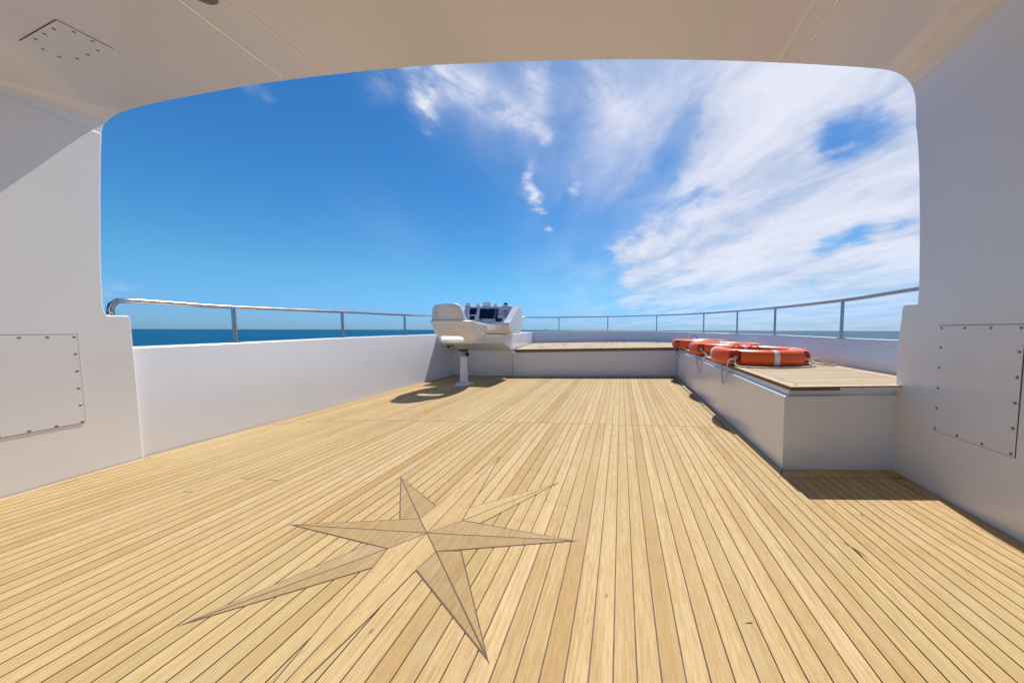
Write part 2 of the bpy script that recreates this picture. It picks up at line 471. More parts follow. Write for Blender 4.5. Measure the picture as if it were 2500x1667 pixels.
bw = bulwark(port_path(), .12, 'bulwark', 'long white bulwark on the left with its rail running to the helm')
# raised coaming between the helm console and the bow
cm = MB(); cm.prism([(-1.992, 5.535), (-2.385, 8.20), (-2.45, 8.14), (-2.78, 7.84), (-2.99, 7.4), (-3.12, 6.8), (-3.17, 6.2), (-3.17, 5.535)], -.02, lambda x, y: .772 + .012 * (y - 5.5))
cm.build('coaming', M['white'], bw, bev=.012, seg=3)
def stb_path():
    ctrl = [(2.0, -2.5), (2.0, 0), (2.0, 1.5), (2.0, 2.5), (2.0, 3.5), (2.0, 4.5), (1.995, 5.3), (1.94, 6.0), (1.80, 6.7), (1.55, 7.35), (1.2, 7.88), (.75, 8.20), (.2, 8.36), (-.4, 8.40), (-1.1, 8.40), (-1.75, 8.34), (-2.43, 8.19)]
    ztab = [(1.5, .779), (3, .782), (4.2, .794), (5.6, .796), (7, .808), (8.0, .818), (8.3, .826)]
    S = smooth_path([(x, y, 0) for x, y in ctrl[3:]], 3)
    pts = ctrl[:3] + [(p.x, p.y) for p in S]
    P = []
    for i, (x, y) in enumerate(pts):
        z = lerp_tab(ztab, y)
        if x < -1.2: z = .826 - .02 * (-1.2 - x)
        a = pts[max(i - 1, 0)]; b_ = pts[min(i + 1, len(pts) - 1)]
        d = Vector((b_[0] - a[0], b_[1] - a[1])).normalized(); ox, oy = d.y, -d.x   # outward for this direction
        P.append((x - ox * .05, y - oy * .05, x, y, z))
    return P
SIDE = -1
bulwark(stb_path(), .12, 'bulwark', 'curved white bulwark round the bow and along the right side, behind the benches')

# ------------------------------------------------------------------ benches
def zt(x, y): return .516 + .015 * (x - 1) + .006 * (y - 1.9)
def inx(y): return .992 + .0111 * (y - 1.934)          # inner face of side bench
def fy(x): return 1.934 + .068 * (x - .998)             # aft face of side bench
def by(x): return 5.515 + .098 * (x + 1.99)             # aft face of bow bench
def side_bench():
    root = empty('bench', (1.5, 1.95, 0)); inv = Matrix.Translation((-1.5, -1.95, 0))
    tag(root, 'long white side bench with teak top, three life rings lying on it', 'bench')
    def fin(o): o.matrix_parent_inverse = inv; return o
    b = MB(); b.prism([(inx(1.934), 1.934), (1.96, fy(1.96)), (1.96, 6.2), (inx(5.9), 5.9)], -.02, lambda x, y: zt(x, y) - .063)
    fin(b.build('base', M['white'], root, bev=.005, seg=2))
    r = MB(); r.prism([(inx(2) + .032, 1.955), (1.955, fy(1.96) + .016), (1.955, 6.2), (inx(5.8) + .026, 5.8)], lambda x, y: zt(x, y) - .075, lambda x, y: zt(x, y) - .024)
    fin(r.build('riser', M['white'], root))
    # teak edge lip, broken off beyond x = 1.31 on the aft end
    x0 = 1.012; lw = .020
    e = MB()
    e.prism([(x0, 1.905), (x0 + .03, 1.94), (x0 + .072, 5.72), (x0 + .042, 5.72)], lambda x, y: zt(x, y) - .025, lambda x, y: zt(x, y) - .0035)
    e.prism([(x0 + .001, 1.9035), (1.300, 1.925), (1.335, 1.962), (x0 + .034, 1.942)], lambda x, y: zt(x, y) - .0245, lambda x, y: zt(x, y) - .0040)
    fin(e.build('edge_board', M['teak_edge'], root, bev=.002))
    # worn white substrate where the lip is missing
    w = MB(); vs = []; n = 22
    r3 = random.Random(4)
    for i in range(n):
        t = i / (n - 1); x = 1.303 + t * (1.945 - 1.303); y = 1.930 + .045 * t + r3.uniform(-.004, .004)
        lo = .021 + r3.uniform(-.004, .004) - (.006 * math.sin(t * 9)); hi = .006 + r3.uniform(0, .003)
        for dy, dz in ((0, lo), (0, hi), (.05, hi), (.05, lo)): vs.append((x, y + dy, zt(x, y) - dz))
    fs = [(i * 4 + a, (i + 1) * 4 + a, (i + 1) * 4 + (a + 1) % 4, i * 4 + (a + 1) % 4) for i in range(n - 1) for a in range(4)]
    fs += [(0, 1, 2, 3), tuple((n - 1) * 4 + a for a in (3, 2, 1, 0))]
    w.add(vs, fs); o = fin(w.build('worn_edge', M['white'], root)); o['label'] = 'bare white edge where the teak lip has broken off'
    # thin top board carrying the planks
    t_ = MB(); t_.prism([(x0 - .001, 1.902), (1.955, 1.975), (1.955, 6.3), (1.065, 5.80), (x0 + .042, 5.72)], lambda x, y: zt(x, y) - .0055, lambda x, y: zt(x, y) - .0025)
    fin(t_.build('top_board', M['caulk'], root))
    B = Boards(); y = 1.902 + .07
    B.add([(x0, 1.903), (x0 + .001, 1.903), (x0 + .078, 1.978), (x0 + .115, 5.62), (x0 + .042, 5.70)], zt, (.7, .2, .3))
    B.add([(x0 + .004, 1.903), (1.950, 1.976), (1.86, 2.045), (x0 + .082, 1.976)], zt, (.6, .3, .4))
    B.add([(1.951, 1.98), (1.951, 6.2), (1.885, 6.2), (1.864, 2.048)], zt, (.8, .1, .2))
    fin(B.build('margin_board', M['teak_y'], root))
    B = Boards(); y = 1.975
    while y < 6.1:
        w_ = .0435; sk = .078
        a, b2 = x0 + .084 + .0101 * (y - 1.98), 1.862 + .005 * (y - 2.0)
        if y > 5.6: a = 1.0 + (y - 5.6) * 1.1 + .1
        p = [(a, y + .002), (b2, y + sk + .002), (b2, y + w_ + sk), (a, y + w_)]
        B.add(p, lambda x, yy: zt(x, yy) + .0)
        y += w_ + .003
    fin(B.build('top_planks', M['teak_x'], root))
    return root
side_bench()
def bow_bench():
    root = empty('bench', (-.5, 5.7, 0)); inv = Matrix.Translation((.5, -5.7, 0))
    tag(root, 'wide white bow bench with teak top, to the right of the helm console', 'bench')
    def fin(o): o.matrix_parent_inverse = inv; return o
    bow = [(1.78, 6.4), (1.70, 6.9), (1.45, 7.5), (1.1, 7.9), (.7, 8.14), (.2, 8.29), (-.4, 8.33), (-1.1, 8.33), (-1.75, 8.28), (-2.37, 8.15)]
    base = [(-1.983, by(-1.985)), (inx(5.8) - .003, by(1.04))] + [(1.06, 6.2)] + bow
    b = MB(); b.prism(base, -.02, lambda x, y: zt(x, y) - .058); fin(b.build('base', M['white'], root, bev=.008, seg=3))
    tb = [(-1.975, by(-1.99) - .022), (-.755, by(-.755) - .022), (-.755, 5.9), (-1.975, 5.9)]
    e = MB()
    for xa, xb in ((-1.955, -.79), (-.765, 1.02)):
        e.prism([(xa, by(xa) - .022), (xb, by(xb) - .022), (xb, by(xb) + .03), (xa, by(xa) + .03)], lambda x, y: zt(x, y) - .029, lambda x, y: zt(x, y) - .004)
    fin(e.build('edge_board', M['teak_edge'], root, bev=.002))
    r = MB(); r.prism([(-1.95, by(-1.95) + .012), (1.05, by(1.05) + .012), (1.05, by(1.05) + .2), (-1.95, by(-1.95) + .2)], lambda x, y: zt(x, y) - .06, lambda x, y: zt(x, y) - .027)
    fin(r.build('riser', plain('bench_riser', (.30, .24, .13), .6, 0, 20, .15), root))
    top = [(-1.955, by(-1.955) - .023), (1.03, by(1.03) - .023), (1.07, 5.72)] + bow
    t_ = MB(); t_.prism(top, lambda x, y: zt(x, y) - .006, lambda x, y: zt(x, y) - .0025); fin(t_.build('top_board', M['caulk'], root))
    B = Boards(); x = -2.36
    def ytop(x): return lerp_tab([(p[0], p[1]) for p in bow[::-1]], x) - .012
    while x < 1.72:
        x1 = x + .055
        y0 = max(by(x) + .055, 5.55 - (x + 1.955) * 6.6 if x < -1.955 else 0)
        y1 = max(by(x1) + .055, 5.55 - (x1 + 1.955) * 6.6 if x1 < -1.955 else 0)
        if x > 1.04: y0 = 5.65 + (x - 1.04) * 1.2; y1 = 5.65 + (x1 - 1.04) * 1.2
        if ytop(x) > y0: B.add([(x + .002, y0), (x1 - .002, y1), (x1 - .002, ytop(x1)), (x + .002, ytop(x))], zt)
        x = x1
    B.add([(-1.953, by(-1.953) - .022), (-.775, by(-.775) - .022), (-.775, by(-.775) + .052), (-1.953, by(-1.953) + .052)], zt)
    B.add([(-.771, by(-.771) - .022), (1.03, by(1.03) - .022), (1.05, by(1.05) + .052), (-.771, by(-.771) + .052)], zt)
    fin(B.build('top_planks', M['teak_y'], root))
    # fittings lying flush in the top
    for x, y in ((-1.3, 7.0), (.1, 7.9), (-1.6, 6.1), (.9, 7.6)):
        c = MB(); c.lathe([(.0, 0), (.045, 0), (.045, .006), (.03, .009), (0, .009)], 16, Matrix.Translation((x, y, zt(x, y) + .0005)), cap=False)
        fin(c.build('flush_catch', M['screw'], root, smooth=True, auto=30))
    st = MB(); st.box(-.785, -.770, by(-.78) - .026, by(-.78) - .018, zt(-.78, 5.63) - .055, zt(-.78, 5.63) - .003)
    fin(st.build('hinge_strap', M['recess'], root))
bow_bench()

# ------------------------------------------------------------------ railing
def railing():
    root = empty('guard_rail', (-.7, 8.4, .8)); inv = Matrix.Translation((.7, -8.4, -.8))
    tag(root, 'stainless steel guard rail on posts along the top of the bulwarks', 'railing')
    left = [(-3.235, 1.712, .90), (-3.235, 1.712, .975), (-3.237, 1.722, 1.006), (-3.245, 1.750, 1.031), (-3.245, 1.80, 1.037), (-3.25, 1.95, 1.037), (-3.36, 2.44, 1.040), (-3.36, 3.49, 1.063), (-3.36, 4.57, 1.080), (-3.35, 5.36, 1.097), (-3.33, 6.0, 1.12), (-3.26, 6.8, 1.15), (-3.08, 7.5, 1.175), (-2.8, 7.98, 1.188), (-2.45, 8.28, 1.194), (-1.71, 8.44, 1.199),
             (-.36, 8.46, 1.222), (.30, 8.44, 1.236), (.94, 8.28, 1.246), (1.45, 7.75, 1.240), (1.78, 6.9, 1.222), (1.99, 6.1, 1.205), (2.04, 5.63, 1.192), (2.04, 4.29, 1.153), (2.04, 3.04, 1.132), (2.04, 2.3, 1.142), (2.04, 1.3, 1.15)]
    left = [(x * .97, y * .97, .85 + (z - .85) * .97) if x < -3.3 else (x, y, z) for x, y, z in left]
    P = left[:6] + [tuple(p) for p in smooth_path(left[5:], 6)[1:]]
    t = MB(); t.tube(P, .0155, 16); fin = lambda o: (setattr(o, 'matrix_parent_inverse', inv), o)[1]
    fin(t.build('top_rail', M['steel'], root, smooth=True))
    posts = [(-3.36, 2.43, 1.040, .735), (-3.36, 3.48, 1.063, .755), (-3.36, 4.56, 1.080, .765), (-3.35, 5.65, 1.11, .771), (-3.10, 7.45, 1.174, .79),
             (-1.71, 8.44, 1.199, .818), (-.36, 8.46, 1.222, .828), (.94, 8.28, 1.246, .828), (1.79, 6.88, 1.222, .809), (2.04, 5.63, 1.192, .798), (2.04, 4.29, 1.153, .796), (2.04, 3.04, 1.132, .784)]
    posts = [(x * .97, y * .97, .85 + (a - .85) * .97, .85 + (b - .85) * .97) if x < -3.3 else (x, y, a, b) for x, y, a, b in posts]
    for x, y, z1, z0 in posts:
        m = MB(); m.tube([(x, y, z0), (x, y, z1 - .006)], .0145, 14)
        p = fin(m.build('post', M['steel'], root, smooth=True, auto=40))
        f = MB(); f.lathe([(0, 0), (.036, 0), (.036, .004), (.030, .007), (.018, .008), (0, .008)], 20, Matrix.Translation((x, y, z0 + .001)), cap=False)
        q = f.build('post_flange', M['steel'], p, smooth=True, auto=30)
    m = MB(); m.lathe([(0, 0), (.03, 0), (.03, .005), (.02, .008), (0, .008)], 20, Matrix.Translation((-3.235, 1.712, .936)), cap=False)
    fin(m.build('end_flange', M['steel'], root, smooth=True, auto=30))
railing()

# ------------------------------------------------------------------ hardtop (side panels, roof)
def arch_pts():
    A = [(-3.150, 1.688, 2.00), (-3.152, 1.697, 2.05), (-3.150, 1.707, 2.095), (-3.138, 1.722, 2.138), (-3.110, 1.738, 2.172), (-3.06, 1.748, 2.197), (-2.99, 1.752, 2.215), (-2.88, 1.757, 2.236), (-2.745, 1.762, 2.258), (-2.45, 1.775, 2.300), (-2.184, 1.787, 2.333), (-1.9, 1.80, 2.361), (-1.639, 1.812, 2.382), (-1.37, 1.825, 2.401), (-1.107, 1.837, 2.413), (-.85, 1.85, 2.418), (-.588, 1.862, 2.420),
         (-.33, 1.875, 2.421), (-.078, 1.887, 2.419), (.17, 1.90, 2.414), (.423, 1.912, 2.405), (.67, 1.924, 2.393), (.917, 1.936, 2.377), (1.10, 1.945, 2.364), (1.282, 1.955, 2.350), (1.40, 1.961, 2.339), (1.501, 1.966, 2.325), (1.574, 1.970, 2.298), (1.625, 1.972, 2.250), (1.650, 1.973, 2.197), (1.663, 1.973, 2.12), (1.666, 1.968, 2.00)]
    return [tuple(p) for p in smooth_path(A, 3)]
CREASE = ((-3.135, 1.752), (-2.236, 1.288))
def crease_dist(x, y):
    (ax, ay), (bx, by_) = CREASE; ux, uy = bx - ax, by_ - ay; l = math.hypot(ux, uy)
    return max(0.0, ((x - ax) * uy - (y - ay) * ux) / l)
def crease_drop(x, y, z0):
    return .30 * crease_dist(x, y) * min(1, max(0, (z0 - 2.06) / .14))
def roof_base():
    A = arch_pts(); S = []
    for d in [0, .01, .03, .06, .1, .15, .2, .27, .35, .43, .52, .62, .75, .9, 1.05, 1.4, 2.0, 2.8, 4.2]:
        xl = -3.1515 + .10 * min(1.0, d); xr = 1.6655 - .07 * min(2.2, d)
        S.append([(xl + (x + 3.1505) / (1.6645 + 3.1505) * (xr - xl), y - d, z) for x, y, z in A])
    return S
RB = roof_base()
def roof_z(x, y):
    """height of the underside at x, y"""
    for j in range(len(RB) - 1):
        for i in range(6, len(RB[0]) - 9):
            a, b, c, d = RB[j][i], RB[j][i + 1], RB[j + 1][i + 1], RB[j + 1][i]
            if min(a[0], d[0]) <= x <= max(b[0], c[0]) and min(c[1], d[1]) <= y <= max(a[1], b[1]):
                u = min(1, max(0, (x - (a[0] + d[0]) / 2) / max(1e-6, ((b[0] + c[0]) - (a[0] + d[0])) / 2)))
                z0 = a[2] * (1 - u) + b[2] * u
                return z0 - crease_drop(x, y, z0)
    return 2.35
def screws(pts, normal, name, parent, r=.0085):
    """each screw a child mesh"""
    nrm = Vector(normal).normalized(); q = nrm.to_track_quat('Z', 'Y').to_matrix().to_4x4()
    for p in pts:
        m = MB(); mt = Matrix.Translation(Vector(p)) @ q
        m.lathe([(0, 0), (r, 0), (r * .9, .0006), (r * .45, .0009), (0, .0010)], 14, mt, cap=False)
        m.box(-r * .6, r * .6, -.0009, .0009, .0008, .0013, mt); m.box(-.0009, .0009, -r * .6, r * .6, .0008, .0013, mt)
        m.build(name, M['screw'], parent)
def hardtop():
    root = empty('hardtop', (-.75, 0, 0)); inv = Matrix.Translation((.75, 0, 0))
    tag(root, 'white moulded hardtop roof with two side panels arching over the aft deck', 'hardtop roof')
    fin = lambda o: (setattr(o, 'matrix_parent_inverse', inv), o)[1]
    S = RB; n = len(S[0]); vs = [p for r in S for p in r]
    fs = [(j * n + i, j * n + i + 1, (j + 1) * n + i + 1, (j + 1) * n + i) for j in range(len(S) - 1) for i in range(n - 1)]
    me = mesh('roof_shell', vs, fs); bm = bmesh.new(); bm.from_mesh(me)
    (ax, ay), (bx, by_) = CREASE; pn = Vector((by_ - ay, -(bx - ax), 0)).normalized()
    r = bmesh.ops.bisect_plane(bm, geom=bm.verts[:] + bm.edges[:] + bm.faces[:], plane_co=(ax, ay, 2), plane_no=pn)
    for e in [g for g in r['geom_cut'] if isinstance(g, bmesh.types.BMEdge)]:
        if all(v.co.z > 2.1 and v.co.x > -3.2 and v.co.x < -1.0 for v in e.verts): e.smooth = False
    for v in bm.verts: v.co.z -= crease_drop(v.co.x, v.co.y, v.co.z)
    for f in bm.faces: f.smooth = True
    bm.to_mesh(me); bm.free()
    o = link('roof_shell', me, M['roof'], root)
    md = o.modifiers.new('thick', 'SOLIDIFY'); md.thickness = .07; md.offset = 1
    b = o.modifiers.new('bevel', 'BEVEL'); b.width = .0016; b.segments = 2; b.limit_method = 'ANGLE'; b.angle_limit = rad(60)
    fin(o)
    # make sure thickness grows upward
    me = o.data
    if me.polygons[len(me.polygons) // 2].normal.z < 0: md.offset = -1
    else: md.offset = 1
    # side panels: outline in the y,z plane
    def panel(edge, xf, side, y_back, name):
        ys = sorted({p[0] for p in edge}, reverse=True)
        # outline: front edge from the deck to the roof, then back
        out = edge + [(.75, 2.03), (-2.4, 2.03), (-2.4, -.02), (.75, -.02)]
        bm = bmesh.new(); T = .055
        inner = [bm.verts.new((xf(y), y, z)) for y, z in out]
        f = bm.faces.new(inner)
        r = bmesh.ops.extrude_face_region(bm, geom=[f])
        for v in r['geom']:
            if isinstance(v, bmesh.types.BMVert): v.co.x += side * T
        bmesh.ops.bisect_plane(bm, geom=bm.verts[:] + bm.edges[:] + bm.faces[:], plane_co=(0, .75, 0), plane_no=(0, 1, 0))
        bmesh.ops.recalc_face_normals(bm, faces=bm.faces)
        me = bpy.data.meshes.new(name); bm.to_mesh(me); bm.free()
        return fin(link(name, me, M['white'], root, bev=.007, seg=3))
    le = [(1.752, -.02), (1.746, .925), (1.737, .935), (1.651, .933), (1.641, .96), (1.639, 1.022), (1.646, 1.259), (1.668, 1.653), (1.683, 1.891), (1.692, 2.0), (1.695, 2.03)]
    xl = lambda y: -3.152 + .10 * min(1.0, max(0, 1.75 - y))
    pl = panel(le, xl, -1, -2.5, 'side_panel')
    re_ = [(1.997, -.02), (1.997, .79), (1.985, .985), (1.975, 1.002), (1.966, 1.007), (1.885, 1.003), (1.884, 1.08), (1.886, 1.143), (1.905, 1.45), (1.929, 1.731), (1.945, 1.87), (1.966, 2.0), (1.969, 2.03)]
    xr = lambda y: 1.666 - .07 * min(2.2, max(0, 1.97 - y))
    pr_ = panel(re_, xr, 1, -2.5, 'side_panel')
    # hatch plates with a dark gap round them
    def plate(y0, y1, z0, z1, xf, side, name='access_plate'):
        g = MB(); o_ = side * -.0015; e = .0024
        g.add([(xf(y) + o_, y, z) for y, z in ((y0 - e, z0 - e), (y1 + e, z0 - e), (y1 + e, z1 + e), (y0 - e, z1 + e))], [(0, 1, 2, 3)])
        p = MB(); a = [(xf(y) - side * .0016, y, z) for y, z in ((y0, z0), (y1, z0), (y1, z1), (y0, z1))]; b_ = [(x - side * .0026, y, z) for x, y, z in a]
        p.add(a + b_, [(3, 2, 1, 0), (4, 5, 6, 7), (0, 1, 5, 4), (1, 2, 6, 5), (2, 3, 7, 6), (3, 0, 4, 7)])
        o = fin(p.build(name, M['panel'], root)); g.build('gasket', M['gap'], o); return o
    hl = plate(1.055, 1.5305, .304, .817, xl, -1)
    sc = [(y, z) for z in (.706, .607, .508, .409) for y in (1.519, 1.067)] + [(y, z) for z in (.804, .311) for y in (1.520, 1.433, 1.350, 1.265, 1.17, 1.067)]
    screws([(xl(y) + .0042, y, z) for y, z in sc], (1, .10, 0), 'screw', hl, .0066)
    hr = plate(1.378, 1.741, .330, .8775, xr, 1)
    sc = [(y, z) for z in (.766, .661, .555, .449) for y in (1.726, 1.390)] + [(y, z) for z in (.865, .342) for y in (1.728, 1.613, 1.501, 1.390)]
    screws([(xr(y) - .0042, y, z) for y, z in sc], (-1, .07, 0), 'screw', hr, .0070)
    # ceiling hatch, following the roof facet
    q = [(-2.925, 1.360), (-2.560, 1.290), (-2.542, 1.436), (-2.905, 1.494)]
    q = CEIL
    zc = lambda x, y: roof_z(x, y)
    g = MB(); cx = sum(p[0] for p in q) / 4; cy = sum(p[1] for p in q) / 4
    def sc2(p, k): return (cx + (p[0] - cx) * k, cy + (p[1] - cy) * k)
    g.add([(sc2(p, 1.016)[0], sc2(p, 1.016)[1], zc(*p) - .0022) for p in q], [(0, 1, 2, 3)])
    p_ = MB(); a = [(x, y, zc(x, y) - .0024) for x, y in q]; b_ = [(x, y, z - .0024) for x, y, z in a]
    p_.add(b_ + a, [(3, 2, 1, 0), (4, 5, 6, 7), (0, 1, 5, 4), (1, 2, 6, 5), (2, 3, 7, 6), (3, 0, 4, 7)])
    hc = fin(p_.build('ceiling_plate', M['roof'], root)); g.build('gasket', M['gap'], hc)
    def bil(u, v): 
        x = (q[0][0] * (1 - u) + q[1][0] * u) * (1 - v) + (q[3][0] * (1 - u) + q[2][0] * u) * v
        y = (q[0][1] * (1 - u) + q[1][1] * u) * (1 - v) + (q[3][1] * (1 - u) + q[2][1] * u) * v
        z = (zc(*q[0]) * (1 - u) + zc(*q[1]) * u) * (1 - v) + (zc(*q[3]) * (1 - u) + zc(*q[2]) * u) * v
        return (x, y, z - .0050)
    screws([bil(u, v) for u, v in ((.25, .10), (.5, .10), (.75, .10), (.25, .90), (.5, .90), (.75, .90), (.07, .36), (.07, .68), (.93, .32), (.93, .65))], (0, 0, -1), 'screw', hc, .007)
    # sealant beads and raised joint strips along the ceiling
    def along(x_of_y, y0, y1, n): return [(x_of_y(y0 + (y1 - y0) * i / n), y0 + (y1 - y0) * i / n) for i in range(n + 1)]
    r3 = random.Random(11)
    for xb, sk in ((-2.022, .03), (.99, -.02)):
        pts = []; w = 0
        for i in range(60):
            t = i / 59; y = (1.80 if xb < 0 else 1.935) - t * 1.9
            w = .8 * w + r3.uniform(-.0022, .0022)
            x = xb + sk * t + w; pts.append((x, y, roof_z(x, y) - .002))
        m = MB(); m.tube(pts, lambda t: .0038 + .0034 * abs(math.sin(t * 61)) * abs(math.sin(t * 23)), 6)
        fin(m.build('sealant_bead', M['sealant'], root, smooth=True))
    for xb, sk, wd in ((-1.776, -.17, .016), (.885, -.03, .016)):
        vs = []; nn = 40
        for i in range(nn):
            y = (1.79 if xb < 0 else 1.93) - i / (nn - 1) * 1.9; t = i / (nn - 1)
            for dx, dz in ((-wd, -.001), (-wd * .5, -.004), (wd * .5, -.004), (wd, -.001)):
                x = xb + sk * t + dx; vs.append((x, y, roof_z(x, y) + dz))
        m = MB(); m.add(vs, [(i * 4 + k, i * 4 + k + 1, (i + 1) * 4 + k + 1, (i + 1) * 4 + k) for i in range(nn - 1) for k in range(3)])
        fin(m.build('joint_strip', M['strip'], root, smooth=True))
    # recessed downlight just above the frame
    lx, ly = -1.893, 1.318; lz = roof_z(lx, ly)
    m = MB(); m.lathe([(.0, .0), (.030, .0), (.034, -.008), (.052, -.010), (.058, -.004), (.058, .004)], 28, Matrix.Translation((lx, ly, lz - .002)), cap=False)
    dl = fin(m.build('downlight', M['lamp'], root, smooth=True, auto=40))
    m = MB(); m.lathe([(.0, .0), (.030, -.001), (.026, -.006), (0, -.009)], 20, Matrix.Translation((lx, ly, lz - .004)), cap=False)
    m.build('lens', M['screw'], dl, smooth=True)
    # grime specks and paint chips
    m = MB()
    def speck(x, y, r, mm):
        z = roof_z(x, y) - .0012; k = 7; ph = r3.random() * 6
        mm.add([(x + r * (1 + .5 * r3.uniform(-1, 1)) * math.cos(ph + 2 * PI * i / k), y + r * .8 * (1 + .5 * r3.uniform(-1, 1)) * math.sin(ph + 2 * PI * i / k), z) for i in range(k)], [tuple(range(k))])
    for i in range(46):
        x = r3.gauss(-1.35, .35) if i < 26 else r3.gauss(.1, .35); yf = 1.90 + .046 * (x + .08) - r3.random() ** 1.6 * .05 - .02
        speck(x, yf - .02, r3.uniform(.0006, .0020), m)
    tag(fin(m.build('grime_speck', M['grime'], root)), kind='stuff')
    m = MB()
    for x, y, r in ((1.22, 1.90, .0045), (1.235, 1.895, .003), (1.27, 1.83, .002), (1.16, 1.76, .002), (1.31, 1.86, .0015), (1.33, 1.88, .0015), (1.13, 1.70, .0018), (1.2, 1.72, .0013), (1.37, 1.92, .0014)): speck(x, y, r, m)
    tag(fin(m.build('paint_chip', M['sealant'], root)), kind='stuff')
CEIL = [(-2.767, 1.279), (-2.538, 1.267), (-2.585, 1.448), (-2.815, 1.437)]
hardtop()

# ------------------------------------------------------------------ helm console
def console():
    root = empty('helm_console', (-2.5, 5.3, 0)); inv = Matrix.Translation((2.5, -5.3, 0))
    tag(root, 'white helm console with black chart screen, gauge and small wheel at the bow', 'helm console')
    fin = lambda o: (setattr(o, 'matrix_parent_inverse', inv), o)[1]
    def ext(prof, x0, x1):
        m = MB(); n = len(prof); m.add([(x0, y, z) for y, z in prof] + [(x1, y, z) for y, z in prof],
                                       [tuple(range(n)), tuple(range(2 * n - 1, n - 1, -1))] + [(i, n + i, n + (i + 1) % n, (i + 1) % n) for i in range(n)])
        bm = bmesh.new(); me = mesh('t', m.v, m.f); bm.from_mesh(me); bmesh.ops.recalc_face_normals(bm, faces=bm.faces)
        bm.to_mesh(me); bm.free(); return me
    # lower cabinet with sloping underside
    low = [(5.15, .613), (5.15, .776), (5.60, .790), (5.60, -.02), (5.545, -.02), (5.545, .458)]
    me = ext(low, -3.23, -1.992); fin(link('cabinet', me, M['white'], root, bev=.010, seg=3))
    # upper pod: cheeks full profile, middle cut back for the dash
    cheek = [(5.481, 1.284), (5.60, 1.265), (5.644, 1.209), (5.672, 1.07), (5.666, .937), (5.58, .84), (5.463, .789), (5.054, .789), (4.985, .845), (4.941, .926), (4.96, .97), (5.063, 1.019), (5.421, 1.266), (5.44, 1.280)]
    mid = [(5.481, 1.284), (5.60, 1.265), (5.644, 1.209), (5.672, 1.07), (5.666, .937), (5.58, .84), (5.463, .789), (5.054, .789), (4.985, .845), (4.941, .926), (4.955, .957), (5.335, .966), (5.440, 1.274)]
    fin(link('pod', ext(mid, -2.80, -1.945), M['white'], root, bev=.006, seg=3))
    for a, b_ in ((-2.885, -2.802), (-1.943, -1.835)):
        fin(link('cheek', ext(cheek, a, b_), M['white'], root, bev=.008, seg=3))
    # dash plate frame: origin at the bottom, local x across, local y up the slope
    p0 = Vector((0, 5.336, .970)); up = Vector((0, .105, .308)).normalized(); nrm = Vector((1, 0, 0)).cross(up)
    mt = Matrix((( 1, up.x, nrm.x, 0), (0, up.y, nrm.y, 0), (0, up.z, nrm.z, 0), (0, 0, 0, 1)))
    mt = Matrix.Translation(p0) @ mt
    if (mt.to_3x3() @ Vector((0, 0, 1))).z < 0: nrm = -nrm
    def D(x, s, h): return p0 + Vector((x, 0, 0)) + up * s + nrm * h
    F = Matrix(((1, up.x, nrm.x, p0.x), (0, up.y, nrm.y, p0.y), (0, up.z, nrm.z, p0.z), (0, 0, 0, 1)))
    m = MB(); m.box(-2.795, -1.950, .002, .318, .0, .006, F); dp = fin(m.build('dash_panel', M['dash'], root, bev=.002))
    # positions up the slope: s = (z-.966)/.6246*... measured values
    def scr(x0, x1, s0, s1_, name, mat, h=.018):
        m = MB(); m.box(x0, x1, s0, s1_, .0065, h, F); return fin(m.build(name, mat, root, bev=.004))
    s1 = scr(-2.729, -2.598, .158, .282, 'instrument_display', M['black'], .012); m = MB(); m.box(-2.718, -2.609, .168, .272, .0122, .0128, F); m.build('screen', M['glass'], s1)
    s2 = scr(-2.713, -2.618, .062, .133, 'instrument_display', M['black'], .012); m = MB(); m.box(-2.705, -2.626, .070, .125, .0122, .0128, F); m.build('screen', M['glass'], s2)
    s3 = scr(-2.536, -2.196, .076, .271, 'chart_plotter', M['black'], .020)
    m = MB(); m.box(-2.522, -2.268, .090, .252, .0205, .0212, F); m.build('screen', M['glass'], s3)
    for j in range(4):
        for i in range(3):
            m = MB(); x = -2.254 + i * .017; s = .250 - j * .030; m.box(x, x + .010, s, s + .012, .0205, .0235, F); m.build('key', M['keys'], s3)
    m = MB(); m.box(-2.420, -2.368, .2575, .2655, .0203, .0210, F); m.build('name_plate', M['keys'], s3)
    G = F @ Matrix.Translation((-2.077, .177, .0065))
    m = MB(); m.lathe([(.0, .0), (.053, .0), (.055, .010), (.047, .014), (.045, .008), (0, .008)], 32, G, cap=False); g = fin(m.build('gauge', M['black'], root, smooth=True, auto=35))
    m = MB(); m.lathe([(.0, .0088), (.0455, .0088)], 32, G, cap=False); m.build('dial', M['gauge'], g)
    m = MB(); m.lathe([(0, .0095), (.009, .0095), (.008, .013), (0, .013)], 14, G, cap=False); m.box(-.0012, .0012, -.002, .036, .0098, .0110, G); m.build('needle', M['black'], g)
    m = MB(); m.lathe([(0, 0), (.013, 0), (.012, .012), (0, .014)], 16, F @ Matrix.Translation((-2.505, .056, .0065)), cap=False); fin(m.build('knob', M['black'], root, smooth=True, auto=40))
    screws([D(x, s, .0062) for x, s in ((-2.448, .285), (-2.285, .288), (-1.987, .290), (-2.455, .055), (-2.293, .055), (-2.769, .270))], nrm, 'bolt', dp, .005)
    m = MB(); m.box(-2.30, -1.955, 5.165, 5.185, .9625, .972); fin(m.build('trim_strip', M['black'], root))
    # small steering wheel with chrome rim, dark grip on its upper arc
    wc = Vector((-2.075, 5.12, 1.050)); ax = Vector((.12, -.90, .40)).normalized(); u = Vector((0, 0, 1)).cross(ax).normalized() * -1; u = u if u.x > 0 else -u; w_ = ax.cross(u)
    R = .082; ring = [wc + u * R * math.cos(a) + w_ * R * math.sin(a) * -1 for a in [2 * PI * i / 40 for i in range(40)]]
